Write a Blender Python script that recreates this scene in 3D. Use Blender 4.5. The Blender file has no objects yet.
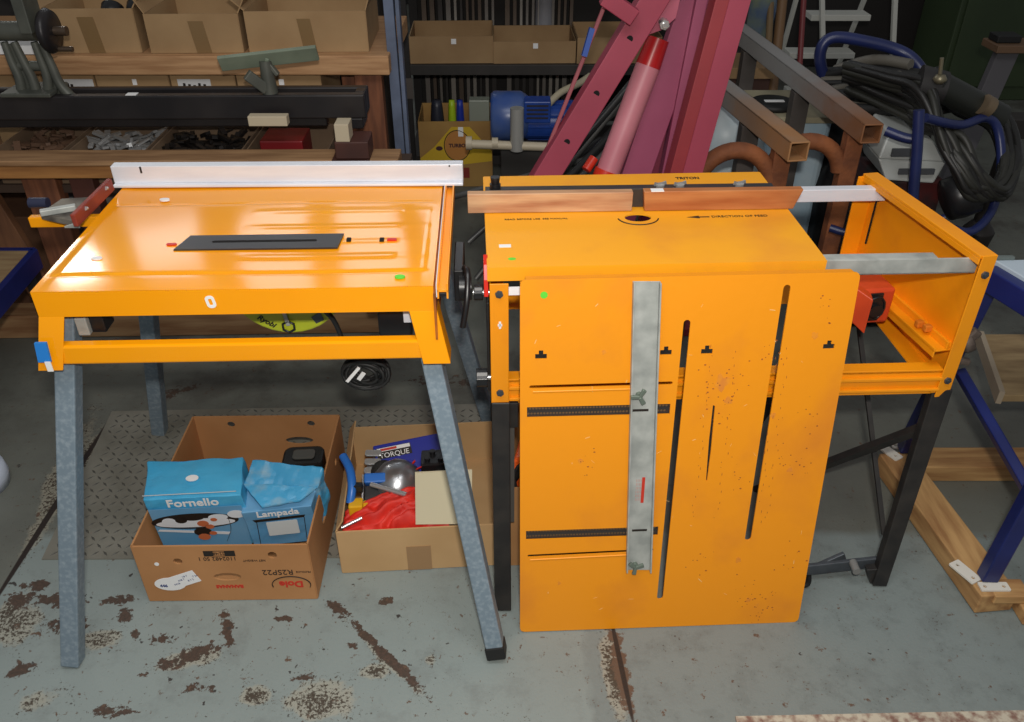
import bpy, bmesh, math, random
from mathutils import Vector, Matrix, noise
random.seed(7)
R = math.radians
S = bpy.context.scene
C = S.collection

# ------------------------------------------------------------ camera, world, lights, exposure
F, HZ, H = 850.0, -214.0, 1.5            # focal length in pixels, horizon row, eye height
PIT = math.atan((361 - HZ) / F); cP, sP = math.cos(PIT), math.sin(PIT)
cam = bpy.data.objects.new('camera', bpy.data.cameras.new('camera')); C.objects.link(cam)
cam.data.sensor_width = 36; cam.data.lens = F / 1024 * 36
cam.location = (0, 0, H); cam.rotation_euler = (math.pi / 2 - PIT, 0, 0)
cam.data.clip_start = .05
S.camera = cam
S.view_settings.view_transform = 'Standard'; S.view_settings.look = 'None'
S.view_settings.gamma = 1; S.view_settings.use_curve_mapping = False
S.view_settings.exposure = 0.0
W = bpy.data.worlds.new('world'); S.world = W; W.use_nodes = True
W.node_tree.nodes['Background'].inputs[0].default_value = (.95, .97, 1, 1)
W.node_tree.nodes['Background'].inputs[1].default_value = .19

def area(name, loc, target, sx, sy, power, col):
    l = bpy.data.lights.new(name, 'AREA'); l.shape = 'RECTANGLE'; l.size = sx; l.size_y = sy
    l.energy = power; l.color = col
    o = bpy.data.objects.new(name, l); C.objects.link(o); o.location = loc
    o.rotation_euler = (Vector(target) - Vector(loc)).to_track_quat('-Z', 'Y').to_euler()
    return o
area('camera_flash', (0.03, -0.02, 1.66), (0, 1.7, .4), .07, .05, 24, (1, .95, .88))
for _x, _z in ((-2.75, 3.15), (-1.9, 3.2), (-1.15, 3.2), (-.45, 3.15)): area('shed_window_light', (_x, 6.2, _z), (-.4, 1.5, .8), .5, .62, 3.2, (.9, .95, 1))
area('shed_lamp', (-3.25, 5.6, 3.05), (-.6, 1.4, .8), .30, .30, 8, (1, .97, .9))
area('overhead_fill_light', (.0, .5, 3.0), (.0, 1.2, 0), 1.8, .9, 30, (1, .99, .97))  # unseen overhead fill, added to brighten the table tops

# ------------------------------------------------------------ pixel geometry used to survey the place
def ray(px, py):
    u = (px - 512) / F; v = (361 - py) / F
    return Vector((u, cP + v * sP, -sP + v * cP))
def Pz(px, py, z=0.):
    d = ray(px, py); return Vector((0, 0, H)) + d * ((z - H) / d.z)
def Py(px, py, y):
    d = ray(px, py); return Vector((0, 0, H)) + d * (y / d.y)
def pr(p):
    y, z = p[1], p[2] - H
    dep = y * cP - z * sP; v = y * sP + z * cP
    return 512 + F * p[0] / dep, 361 - F * v / dep

# ------------------------------------------------------------ materials
def lin(c):
    return tuple(((x / 255) / 12.92 if x / 255 <= .04045 else ((x / 255 + .055) / 1.055) ** 2.4) for x in c) + (1,)
MATS = {}
def mat(name, col, rough=.5, metal=0., col2=None, scale=8, detail=4, thr=(.35, .65), stretch=(1, 1, 1), bump=0., bscale=60, spec=.5, coat=0., trans=0., alpha=1.):
    if name in MATS: return MATS[name]
    m = bpy.data.materials.new(name); m.use_nodes = True; MATS[name] = m
    N, L = m.node_tree.nodes, m.node_tree.links
    b = N['Principled BSDF']
    b.inputs['Base Color'].default_value = lin(col)
    b.inputs['Roughness'].default_value = rough; b.inputs['Metallic'].default_value = metal
    b.inputs['Specular IOR Level'].default_value = spec
    b.inputs['Coat Weight'].default_value = coat; b.inputs['Coat Roughness'].default_value = .08
    b.inputs['Transmission Weight'].default_value = trans
    b.inputs['Alpha'].default_value = alpha
    tc = N.new('ShaderNodeTexCoord'); mp = N.new('ShaderNodeMapping'); mp.inputs['Scale'].default_value = stretch
    L.new(tc.outputs['Object'], mp.inputs[0])
    if col2:
        n = N.new('ShaderNodeTexNoise'); n.inputs['Scale'].default_value = scale; n.inputs['Detail'].default_value = detail
        L.new(mp.outputs[0], n.inputs['Vector'])
        r = N.new('ShaderNodeValToRGB'); r.color_ramp.elements[0].position = thr[0]; r.color_ramp.elements[1].position = thr[1]
        r.color_ramp.elements[0].color = lin(col); r.color_ramp.elements[1].color = lin(col2)
        L.new(n.outputs[0], r.inputs[0]); L.new(r.outputs[0], b.inputs['Base Color'])
    if bump:
        n2 = N.new('ShaderNodeTexNoise'); n2.inputs['Scale'].default_value = bscale; n2.inputs['Detail'].default_value = 3
        L.new(mp.outputs[0], n2.inputs['Vector'])
        bp = N.new('ShaderNodeBump'); bp.inputs['Strength'].default_value = bump; bp.inputs['Distance'].default_value = .004
        L.new(n2.outputs[0], bp.inputs['Height']); L.new(bp.outputs[0], b.inputs['Normal'])
    return m
ORANGE = mat('orange_paint', (250, 164, 14), .11, 0, (246, 156, 12), 3, 3, spec=.40, coat=0., bump=.015, bscale=9)
ORANGE_OLD = mat('worn_orange_paint', (242, 152, 14), .42, 0, (228, 136, 24), 11, 8, (.55, .85), bump=.1, bscale=50)
ORANGE_SCUFF = mat('scuffed_orange_paint', (240, 150, 14), .45, 0, (216, 128, 36), 6, 10, (.50, .82), stretch=(1, 1, .8), bump=.12, bscale=50)
GALV = mat('galvanised_steel', (118, 134, 146), .5, .15, (140, 154, 164), 110, 3, (.45, .7))
GALV_D = mat('dull_steel', (92, 98, 104), .5, .5, (70, 74, 80), 15, 3)
ALU = mat('aluminium', (228, 230, 236), .42, .12, (216, 218, 226), 6, 3, stretch=(1, 1, 8))
ALU_OLD = mat('weathered_aluminium', (180, 183, 178), .5, .15, (150, 154, 150), 25, 5)
BLACK = mat('black_paint', (30, 29, 29), .5, 0, (46, 43, 40), 20, 4)
RUBBER = mat('black_rubber', (22, 22, 22), .6)
PLAST_BK = mat('black_plastic', (26, 26, 28), .35)
KRAFT = mat('kraft_cardboard', (172, 128, 82), .85, 0, (158, 114, 70), 5, 5)
KRAFT_L = mat('light_cardboard', (198, 162, 116), .85, 0, (186, 150, 104), 5, 5)
KRAFT_D = mat('dull_cardboard', (166, 136, 98), .85, 0, (150, 120, 84), 5, 5)
TAPE = mat('packing_tape', (128, 102, 68), .3)
WOOD = mat('bench_timber', (168, 130, 92), .7, 0, (132, 98, 66), 6, 6, stretch=(1, 12, 12), bump=.2, bscale=12)
WOOD_R = mat('red_timber', (130, 80, 52), .7, 0, (98, 58, 38), 6, 6, stretch=(8, 8, 1), bump=.2, bscale=12)
WOOD_P = mat('pine_timber', (206, 164, 112), .65, 0, (168, 116, 72), 4, 5, stretch=(1, 14, 14))
WOOD_F = mat('fence_timber', (206, 166, 126), .5, 0, (156, 98, 66), 5, 4, (.38, .7), stretch=(1, 5, 9))
WOOD_S = mat('dark_stained_wood', (84, 46, 36), .6, 0, (62, 34, 28), 7, 4)
BLUE_ST = mat('blue_steel_paint', (28, 40, 104), .35, 0, (20, 30, 84), 6, 3)
GREYTOP = mat('pale_grey_laminate', (176, 190, 202), .35)
WHITE = mat('white_paper', (235, 235, 235), .7)
GREEN_DOT = mat('green_sticker', (96, 210, 60), .5)
RED = mat('red_plastic', (206, 38, 20), .35)
REDPAINT = mat('red_bracket_paint', (148, 62, 46), .5, 0, (120, 44, 36), 20, 4)
STAIN = mat('ingrained_grime', (160, 84, 34), .6)
INK = mat('black_ink', (34, 26, 20), .6)
REDINK = mat('red_ink', (196, 50, 30), .6)
DARK = mat('deep_black', (10, 10, 10), .9)
BLUETAPE = mat('blue_masking_tape', (30, 120, 200), .6)
CREAM = mat('cream_board', (204, 194, 164), .7)
RUST = mat('rusty_steel', (146, 86, 48), .75, .0, (106, 60, 36), 14, 6, bump=.4, bscale=90)
STEEL = mat('grey_box_steel', (118, 112, 106), .42, .5, (84, 80, 78), 5, 4)
CHROME = mat('bright_metal', (190, 190, 190), .25, .6)

# ------------------------------------------------------------ mesh building
class MB:
    def __init__(s, M=None): s.v, s.f, s.mi, s.sm = [], [], [], []; s.M = M or Matrix()
    def add(s, vs, fs, mi=0, sm=False, M=None):
        T = s.M @ M if M is not None else s.M
        o = len(s.v); s.v += [T @ Vector(v) for v in vs]
        for f in fs: s.f.append([i + o for i in f]); s.mi.append(mi); s.sm.append(sm)
        return s
    def box(s, a, b, mi=0, M=None):
        (x0, y0, z0), (x1, y1, z1) = a, b
        return s.add([(x0, y0, z0), (x1, y0, z0), (x1, y1, z0), (x0, y1, z0), (x0, y0, z1), (x1, y0, z1), (x1, y1, z1), (x0, y1, z1)],
                     [(0, 3, 2, 1), (4, 5, 6, 7), (0, 1, 5, 4), (1, 2, 6, 5), (2, 3, 7, 6), (3, 0, 4, 7)], mi, False, M)
    def hexa(s, c, mi=0):     # 4 bottom then 4 top corners
        return s.add(c, [(0, 3, 2, 1), (4, 5, 6, 7), (0, 1, 5, 4), (1, 2, 6, 5), (2, 3, 7, 6), (3, 0, 4, 7)], mi)
    def bar(s, a, b, w, h, up=(0, 0, 1), mi=0, w2=None, h2=None):
        a, b = Vector(a), Vector(b); d = (b - a).normalized(); x = d.cross(Vector(up)).normalized(); u = x.cross(d)
        w2 = w if w2 is None else w2; h2 = h if h2 is None else h2
        c = []
        for p, ww, hh in ((a, w, h), (b, w2, h2)):
            c += [p - x * ww / 2 - u * hh / 2, p + x * ww / 2 - u * hh / 2, p + x * ww / 2 + u * hh / 2, p - x * ww / 2 + u * hh / 2]
        return s.add(c, [(0, 3, 2, 1), (4, 5, 6, 7), (0, 1, 5, 4), (1, 2, 6, 5), (2, 3, 7, 6), (3, 0, 4, 7)], mi)
    def hollow(s, a, b, w, h, t, up=(0, 0, 1), mi=0):   # open square tube
        a, b = Vector(a), Vector(b); d = (b - a).normalized(); x = d.cross(Vector(up)).normalized(); u = x.cross(d)
        s.bar(a - u * (h - t) / 2, b - u * (h - t) / 2, w, t, up, mi); s.bar(a + u * (h - t) / 2, b + u * (h - t) / 2, w, t, up, mi)
        s.bar(a - x * (w - t) / 2, b - x * (w - t) / 2, t, h, up, mi); s.bar(a + x * (w - t) / 2, b + x * (w - t) / 2, t, h, up, mi)
        return s
    def tube(s, path, r, n=10, mi=0, closed=False, r2=None):
        P = [Vector(p) for p in path]; k = len(P); vs, fs = [], []
        t0 = (P[1] - P[0]).normalized(); nrm = t0.orthogonal().normalized()
        for i, p in enumerate(P):
            if closed: t = (P[(i + 1) % k] - P[i - 1]).normalized()
            else: t = (P[min(i + 1, k - 1)] - P[max(i - 1, 0)]).normalized()
            nrm = (nrm - t * nrm.dot(t)).normalized(); bn = t.cross(nrm)
            rr = r if r2 is None else r + (r2 - r) * i / (k - 1)
            for j in range(n):
                a = 2 * math.pi * j / n; vs.append(p + (nrm * math.cos(a) + bn * math.sin(a)) * rr)
        for i in range(k if closed else k - 1):
            for j in range(n):
                a, b2 = i * n, ((i + 1) % k) * n
                fs.append((a + j, a + (j + 1) % n, b2 + (j + 1) % n, b2 + j))
        s.add(vs, fs, mi, True)
        if not closed:
            s.add(vs[:n], [tuple(range(n))[::-1]], mi); s.add(vs[-n:], [tuple(range(n))], mi)
        return s
    def cyl(s, a, b, r, n=20, mi=0, r2=None):
        a, b = Vector(a), Vector(b); return s.tube([a, b], r, n, mi, False, r2)
    def lathe(s, prof, M=None, n=32, mi=0):
        vs, fs = [], []
        for r, z in prof:
            for j in range(n): a = 2 * math.pi * j / n; vs.append((r * math.cos(a), r * math.sin(a), z))
        for i in range(len(prof) - 1):
            for j in range(n): fs.append((i * n + j, i * n + (j + 1) % n, (i + 1) * n + (j + 1) % n, (i + 1) * n + j))
        fs.append(tuple(range(n))[::-1]); k = (len(prof) - 1) * n; fs.append(tuple(k + j for j in range(n)))
        return s.add(vs, fs, mi, True, M)
    def prism(s, poly, z0, z1, M=None, mi=0):
        n = len(poly); vs = [(x, y, z0) for x, y in poly] + [(x, y, z1) for x, y in poly]
        fs = [tuple(range(n))[::-1], tuple(range(n, 2 * n))] + [(i, (i + 1) % n, n + (i + 1) % n, n + i) for i in range(n)]
        return s.add(vs, fs, mi, False, M)
    def _curve(s, cu, M, mi):
        ob = bpy.data.objects.new('tmp', cu); me = bpy.data.meshes.new_from_object(ob)
        s.add([v.co.copy() for v in me.vertices], [tuple(p.vertices) for p in me.polygons], mi, False, M)
        bpy.data.objects.remove(ob); bpy.data.meshes.remove(me); return s
    def sheet(s, outer, holes, t, M=None, mi=0):        # plate in local XY with holes, centred in z
        cu = bpy.data.curves.new('c', 'CURVE'); cu.dimensions = '2D'; cu.fill_mode = 'BOTH'; cu.extrude = t / 2
        for poly in [outer] + holes:
            sp = cu.splines.new('POLY'); sp.points.add(len(poly) - 1); sp.use_cyclic_u = True
            for q, p in zip(poly, sp.points): p.co = (q[0], q[1], 0, 1)
        return s._curve(cu, M, mi)
    def text(s, txt, size, M, mi=0, ext=.0004, shear=0, bold=0.):
        cu = bpy.data.curves.new('t', 'FONT'); cu.body = txt; cu.size = size; cu.extrude = ext; cu.align_x = 'CENTER'; cu.align_y = 'CENTER'
        cu.shear = shear; cu.offset = bold; cu.resolution_u = 3
        return s._curve(cu, M, mi)
    def build(s, name, mats, parent=None, bevel=0., label=None, cat=None, group=None, kind=None, solid=False, subd=0, disp=0., dscale=.1):
        me = bpy.data.meshes.new(name)
        lo = [min(v[i] for v in s.v) for i in range(3)]; hi = [max(v[i] for v in s.v) for i in range(3)]
        org = Vector(((lo[0] + hi[0]) / 2, (lo[1] + hi[1]) / 2, lo[2] if parent is None else (lo[2] + hi[2]) / 2))
        Wp = WM[parent.name] if parent is not None else Matrix()
        inv = Wp.inverted(); Lo = inv @ org
        me.from_pydata([inv @ v - Lo for v in s.v], [], s.f)
        if not isinstance(mats, (list, tuple)): mats = [mats]
        for m in mats: me.materials.append(m)
        me.polygons.foreach_set('material_index', s.mi); me.polygons.foreach_set('use_smooth', s.sm)
        me.validate(); me.update()
        o = bpy.data.objects.new(name, me); C.objects.link(o); o.parent = parent; o.location = Lo
        WM[o.name] = Wp @ Matrix.Translation(Lo)
        if bevel:
            md = o.modifiers.new('bevel', 'BEVEL'); md.width = bevel; md.segments = 2; md.limit_method = 'ANGLE'; md.angle_limit = R(40)
        if subd:
            md = o.modifiers.new('sub', 'SUBSURF'); md.subdivision_type = 'SIMPLE'; md.levels = subd; md.render_levels = subd
        if disp:
            tx = bpy.data.textures.new('clouds', 'CLOUDS'); tx.noise_scale = dscale
            md = o.modifiers.new('crumple', 'DISPLACE'); md.texture = tx; md.strength = disp; md.texture_coords = 'GLOBAL'
        tagit(o, label, cat, group, kind)
        return o
WM = {}
def tagit(o, label=None, cat=None, group=None, kind=None):
    for k, v in (('label', label), ('category', cat), ('group', group), ('kind', kind)):
        if v: o[k] = v
def thing(name, label, cat, loc, rotz=0., group=None):
    o = bpy.data.objects.new(name, None); C.objects.link(o); o.empty_display_size = .05
    o.location = loc; o.rotation_euler = (0, 0, rotz); WM[o.name] = Matrix.Translation(Vector(loc)) @ Matrix.Rotation(rotz, 4, 'Z')
    tagit(o, label, cat, group); return o
def frame(o, ex, ey):
    ex = Vector(ex).normalized(); ez = ex.cross(Vector(ey)).normalized(); ey = ez.cross(ex)
    M = Matrix((ex, ey, ez)).transposed().to_4x4(); M.translation = Vector(o); return M
def fz(loc, rotz): return Matrix.Translation(Vector(loc)) @ Matrix.Rotation(rotz, 4, 'Z')
def smooth(pts, n=8, closed=False):
    P = [Vector(p) for p in pts]; out = []; k = len(P)
    for i in range(k if closed else k - 1):
        if closed: a, b, c, d = P[i - 1], P[i], P[(i + 1) % k], P[(i + 2) % k]
        else: a, b, c, d = P[max(i - 1, 0)], P[i], P[i + 1], P[min(i + 2, k - 1)]
        for j in range(n):
            t = j / n; out.append(.5 * ((2 * b) + (c - a) * t + (2 * a - 5 * b + 4 * c - d) * t * t + (3 * b - a - 3 * c + d) * t ** 3))
    if not closed: out.append(P[-1])
    return out
def rrect(x0, y0, x1, y1, r, n=4):
    out = []
    for cx, cy, a0 in ((x1 - r, y1 - r, 0), (x0 + r, y1 - r, 90), (x0 + r, y0 + r, 180), (x1 - r, y0 + r, 270)):
        for i in range(n + 1): a = R(a0 + 90 * i / n); out.append((cx + r * math.cos(a), cy + r * math.sin(a)))
    return out
def oval(cx, cy, rx, ry, n=20): return [(cx + rx * math.cos(2 * math.pi * i / n), cy + ry * math.sin(2 * math.pi * i / n)) for i in range(n)]
def slot(p, q, w, n=5):        # rounded slot between two points
    p, q = Vector(p), Vector(q); d = (q - p).normalized(); a0 = math.atan2(d.y, d.x); out = []
    for c, a in ((q, a0 - math.pi / 2), (p, a0 + math.pi / 2)):
        for i in range(n + 1): t = a + math.pi * i / n; out.append((c.x + w / 2 * math.cos(t), c.y + w / 2 * math.sin(t)))
    return out
def pixline(p1, p2, top, bot):
    """3-D segment whose ends have the (y,z) given and which runs along the line p1-p2"""
    out = []
    for y, z in (top, bot):
        py = pr((0, y, z))[1]; px = p1[0] + (p2[0] - p1[0]) * (py - p1[1]) / (p2[1] - p1[1])
        out.append(Py(px, py, y))
    return out

# ------------------------------------------------------------ setting: floor
def floor_mat():
    m = bpy.data.materials.new('painted_concrete'); m.use_nodes = True
    N, L = m.node_tree.nodes, m.node_tree.links; b = N['Principled BSDF']
    geo = N.new('ShaderNodeNewGeometry'); pos = geo.outputs['Position']
    def num(op, a, c=None, cl=False):
        n = N.new('ShaderNodeMath'); n.operation = op; n.use_clamp = cl
        for i, x in enumerate((a, c)):
            if x is None: continue
            if isinstance(x, (int, float)): n.inputs[i].default_value = x
            else: L.new(x, n.inputs[i])
        return n.outputs[0]
    def nz(scale, detail=5, rough=.6, dist=0.):
        n = N.new('ShaderNodeTexNoise'); n.inputs['Scale'].default_value = scale; n.inputs['Detail'].default_value = detail
        n.inputs['Roughness'].default_value = rough; n.inputs['Distortion'].default_value = dist; L.new(pos, n.inputs['Vector']); return n.outputs[0]
    def mix(f, a, c):
        n = N.new('ShaderNodeMix'); n.data_type = 'RGBA'; L.new(f, n.inputs[0])
        for i, x in ((6, a), (7, c)):
            if isinstance(x, tuple): n.inputs[i].default_value = x
            else: L.new(x, n.inputs[i])
        return n.outputs[2]
    def step(x, e, w): return num('MULTIPLY', num('SUBTRACT', x, e), 1 / w, True) if False else num('ADD', num('MULTIPLY', num('SUBTRACT', x, e), 1 / w), .5, True)
    sep = N.new('ShaderNodeSeparateXYZ'); L.new(pos, sep.inputs[0]); X, Yc = sep.outputs[0], sep.outputs[1]
    def blob(x, y, rx, ry, ang=0., k=1.):      # falls from k at centre to 0 at the rim
        ca, sa = math.cos(ang), math.sin(ang)
        dx = num('SUBTRACT', X, x); dy = num('SUBTRACT', Yc, y)
        u = num('DIVIDE', num('ADD', num('MULTIPLY', dx, ca), num('MULTIPLY', dy, sa)), rx)
        v = num('DIVIDE', num('SUBTRACT', num('MULTIPLY', dy, ca), num('MULTIPLY', dx, sa)), ry)
        d = num('SQRT', num('ADD', num('MULTIPLY', u, u), num('MULTIPLY', v, v)))
        return num('MULTIPLY', num('SUBTRACT', 1, d, True), k)
    def seg(p, q, w, k=1.):
        a, c = Pz(*p), Pz(*q); d = c - a
        return blob((a.x + c.x) / 2, (a.y + c.y) / 2, d.length / 2 + w, w, math.atan2(d.y, d.x), k)
    def pb(px, py, rx, ry, k=1.): p = Pz(px, py); return blob(p.x, p.y, rx, ry, 0, k)
    def mx(l):
        o = l[0]
        for x in l[1:]: o = num('MAXIMUM', o, x)
        return o
    base = mix(step(nz(1.3, 4), .5, .4), lin((138, 149, 147)), lin((126, 136, 134)))
    base = mix(num('MULTIPLY', step(nz(9, 8, .7), .60, .16), .45), base, lin((104, 108, 106)))
    base = mix(num('MULTIPLY', step(nz(70, 3, .6), .70, .05), .5), base, lin((90, 92, 92)))
    # darker tone right of the joint, then bare brownish concrete beyond the painted strip
    right_of_joint = step(num('ADD', X, num('MULTIPLY', num('SUBTRACT', nz(8, 5), .5), .06)), .155, .015)
    base = mix(num('MULTIPLY', right_of_joint, .55), base, lin((110, 118, 117)))
    base = mix(num('MULTIPLY', num('MULTIPLY', step(nz(16, 6, .7), .55, .1), right_of_joint), .25), base, lin((92, 98, 96)))
    sa, sb = Pz(122, 400), Pz(2, 590)
    side = num('SUBTRACT', num('ADD', num('MULTIPLY', num('SUBTRACT', Yc, sa.y), (sb.x - sa.x) / (sb.y - sa.y)), sa.x), X)
    far = num('MAXIMUM', step(num('ADD', Yc, num('MULTIPLY', num('SUBTRACT', nz(4, 5), .5), .08)), 1.47, .03), step(side, .0, .01))
    base = mix(num('MULTIPLY', far, .8), base, mix(step(nz(2.2, 6, .65), .5, .25), lin((104, 104, 94)), lin((86, 84, 76))))
    # peeled patches
    n1, n2, n3 = nz(38, 8, .72, .2), nz(130, 5, .75), nz(16, 6, .65)
    A = mx([pb(125, 616, .035, .03), pb(120, 600, .05, .02), seg((140, 672), (236, 640), .028), seg((224, 605), (230, 655), .020), pb(284, 618, .035, .014, 1.1),
            pb(385, 602, .03, .02), seg((325, 600), (350, 618), .02), pb(60, 600, .1, .03), pb(38, 585, .06, .025), pb(20, 600, .05, .04), pb(65, 625, .08, .035), pb(20, 670, .05, .03, .9),
            pb(110, 712, .07, .02), pb(300, 678, .035, .02, .9), pb(200, 688, .05, .02, .7), pb(160, 640, .05, .02, .8), pb(135, 635, .02, .02), pb(355, 645, .03, .012, .8),
            seg((338, 608), (448, 716), .016, 1.2), seg((200, 385), (150, 400), .05, .7), seg((380, 380), (560, 385), .05, .6), seg((270, 335), (210, 350), .04, .6)])
    fA = step(num('ADD', A, num('MULTIPLY', num('SUBTRACT', n1, .5), 3.2)), .46, .06)
    Bm = mx([pb(322, 700, .11, .07, 1.1), pb(255, 695, .05, .04, .9), seg((335, 610), (445, 716), .022, .7), pb(375, 672, .05, .03, .9), pb(100, 640, .09, .05, .8), pb(12, 625, .09, .1, .9), seg((0, 590), (118, 404), .05, 1.0), seg((225, 650), (150, 668), .04),
             pb(40, 700, .09, .05, .7), seg((100, 400), (25, 560), .07, .9), seg((603, 620), (625, 735), .035, 1.1), pb(430, 660, .03, .03, .5), seg((30, 590), (-20, 640), .05, .9)])
    fB = step(num('ADD', num('ADD', Bm, num('MULTIPLY', num('SUBTRACT', n2, .5), 4.0)), num('MULTIPLY', num('SUBTRACT', n3, .5), 2.0)), .70, .10)
    speck = step(num('ADD', nz(34, 3, .6), num('MULTIPLY', mx([blob(-.55, 1.05, .75, .55), blob(-.9, 1.3, .5, .5)]), .08)), .735, .02)
    base = mix(num('MULTIPLY', step(num('ADD', Bm, num('MULTIPLY', num('SUBTRACT', n3, .5), 1.)), .42, .15), .55), base, lin((164, 158, 140)))
    base = mix(fB, base, lin((70, 62, 52)))
    base = mix(fA, base, mix(step(n2, .5, .2), lin((84, 66, 56)), lin((66, 56, 48))))
    base = mix(speck, base, lin((60, 58, 56)))
    # joint with rust at the middle front
    J = seg((606, 600), (637, 745), .024); J2 = num('MAXIMUM', seg((607, 600), (638, 745), .007, 1.3), seg((122, 400), (-30, 640), .010, 1.6))
    base = mix(step(num('ADD', J, num('MULTIPLY', num('SUBTRACT', n1, .5), 3.)), .40, .12), base, lin((96, 76, 62)))
    base = mix(step(J2, .3, .3), base, lin((44, 36, 32)))
    # grimy area behind the benches
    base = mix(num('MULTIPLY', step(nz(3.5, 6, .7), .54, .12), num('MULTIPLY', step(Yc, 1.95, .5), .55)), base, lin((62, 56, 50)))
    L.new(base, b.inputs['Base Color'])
    rr = N.new('ShaderNodeMapRange'); L.new(nz(6, 4), rr.inputs[0]); rr.inputs[3].default_value = .42; rr.inputs[4].default_value = .72; L.new(rr.outputs[0], b.inputs['Roughness'])
    bp = N.new('ShaderNodeBump'); bp.inputs['Strength'].default_value = .35; bp.inputs['Distance'].default_value = .002
    L.new(num('SUBTRACT', nz(140, 3), num('MULTIPLY', num('MAXIMUM', fA, fB), .6)), bp.inputs['Height']); L.new(bp.outputs[0], b.inputs['Normal'])
    return m
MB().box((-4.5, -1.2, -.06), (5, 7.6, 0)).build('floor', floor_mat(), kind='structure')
WALLM = mat('dark_corrugated_wall', (46, 44, 42), .8, 0, (36, 34, 34), 2, 3)
w = MB()
for i in range(95): w.box((-4.5 + i * .1, 7.5 + (.02 if i % 2 else 0), 0), (-4.4 + i * .1, 7.56, 2.6))
w.build('wall_back', WALLM, kind='structure')
# speckled concrete strip at the near edge
a, b2 = Pz(735, 718), Pz(1040, 713)
SPK = mat('speckled_concrete', (186, 178, 160), .8, 0, (126, 96, 84), 60, 5, (.42, .66))
MB().hexa([(a.x, a.y - .25, .0), (b2.x + .3, b2.y - .25, .0), (b2.x + .3, b2.y + .01, .0), (a.x, a.y, .0), (a.x, a.y - .25, .006), (b2.x + .3, b2.y - .25, .006), (b2.x + .3, b2.y + .01, .006), (a.x, a.y, .006)]).build('trim_1', SPK, kind='structure')
# steel tread plate let into the floor
TREAD = mat('tread_plate_steel', (136, 134, 124), .5, .05, (112, 110, 100), 7, 6, bump=.2, bscale=80)
q = [Pz(42, 560), Pz(545, 557), Pz(560, 403), Pz(112, 412)]
t = MB()
t.hexa([Vector((p.x, p.y, 0.0)) for p in q] + [Vector((p.x, p.y, .003)) for p in q])
o_, e1, e2 = q[0], q[1] - q[0], q[3] - q[0]
def inside(x, y):
    for i in range(4):
        p, r_ = q[i], q[(i + 1) % 4]
        if (r_.x - p.x) * (y - p.y) - (r_.y - p.y) * (x - p.x) < .012: return False
    return True
st = .024; vs, fs = [], []
for i in range(-60, 60):
    for j in range(-4, 40):
        x, y = -.55 + i * st, 1.38 + j * st
        if not inside(x, y): continue
        a_ = R(45) if (i + j) % 2 else R(-45); ca, sa = math.cos(a_), math.sin(a_)
        k = len(vs)
        for u, v, z in ((-.0115, 0, .003), (0, -.003, .0032), (.0115, 0, .003), (0, .003, .0032), (0, 0, .0048)):
            vs.append((x + u * ca - v * sa, y + u * sa + v * ca, z))
        fs += [(k, k + 1, k + 4), (k + 1, k + 2, k + 4), (k + 2, k + 3, k + 4), (k + 3, k, k + 4)]
t.add(vs, fs, 1)
t.build('trim_2', [TREAD, mat('worn_tread', (84, 84, 78), .4, .1)], kind='structure')

# ------------------------------------------------------------ left saw table
TL, TA = Vector((-.805, 1.24, 0)), R(1.8)
T1 = fz(TL, TA)
st1 = thing('saw_table', 'glossy orange saw table on splayed galvanised legs, at the left over the cartons', 'saw table', TL, TA)
Wd, Dp, HT = .672, .475, .80
def toph(x, y):
    z = 0.
    def ridge(c, wd, h): return h * math.exp(-((y - c) / wd) ** 2)
    edge = min(1, max(0, (x - .012) / .01)) * min(1, max(0, (Wd - .012 - x) / .01))
    if .055 < y < .352: z += .0012 * edge
    z += edge * (-.0014 * math.exp(-((y - .055) / .0035) ** 2) - .0014 * math.exp(-((y - .352) / .0035) ** 2))
    f = min(1, max(0, (x - .30) / .05)) * edge
    z += f * (ridge(.115, .010, .0009) + ridge(.175, .008, .0005) + ridge(.24, .008, .0007) + ridge(.31, .010, .0008)) * (1 if x < .6 else .4)
    z += edge * .0012 * math.sin(x * 9.5 + .4) * math.sin(y * 11 + .3)
    return HT + z
nx, ny = 150, 110; vs, fs = [], []
for j in range(ny + 1):
    for i in range(nx + 1):
        x, y = Wd * i / nx, Dp * j / ny; vs.append((x, y, toph(x, y)))
for j in range(ny):
    for i in range(nx): k = j * (nx + 1) + i; fs.append((k, k + 1, k + nx + 2, k + nx + 1))
t = MB(T1).add(vs, fs, 0, True)
t.box((0, 0, .751), (Wd, .003, .7995)); t.box((0, .003, .751), (.003, Dp, .7995)); t.box((Wd - .003, .003, .751), (Wd, Dp, .7995)); t.box((0, Dp - .003, .751), (Wd, Dp, .7995))
t.box((.003, .003, .751), (Wd - .003, .02, .754)); t.box((.003, .003, .795), (Wd - .003, Dp - .003, .7965))
t.build('table_top', ORANGE, st1)
t = MB(T1); t.box((-.004, -.003, .792), (.03, .0, .8)); 
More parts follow.
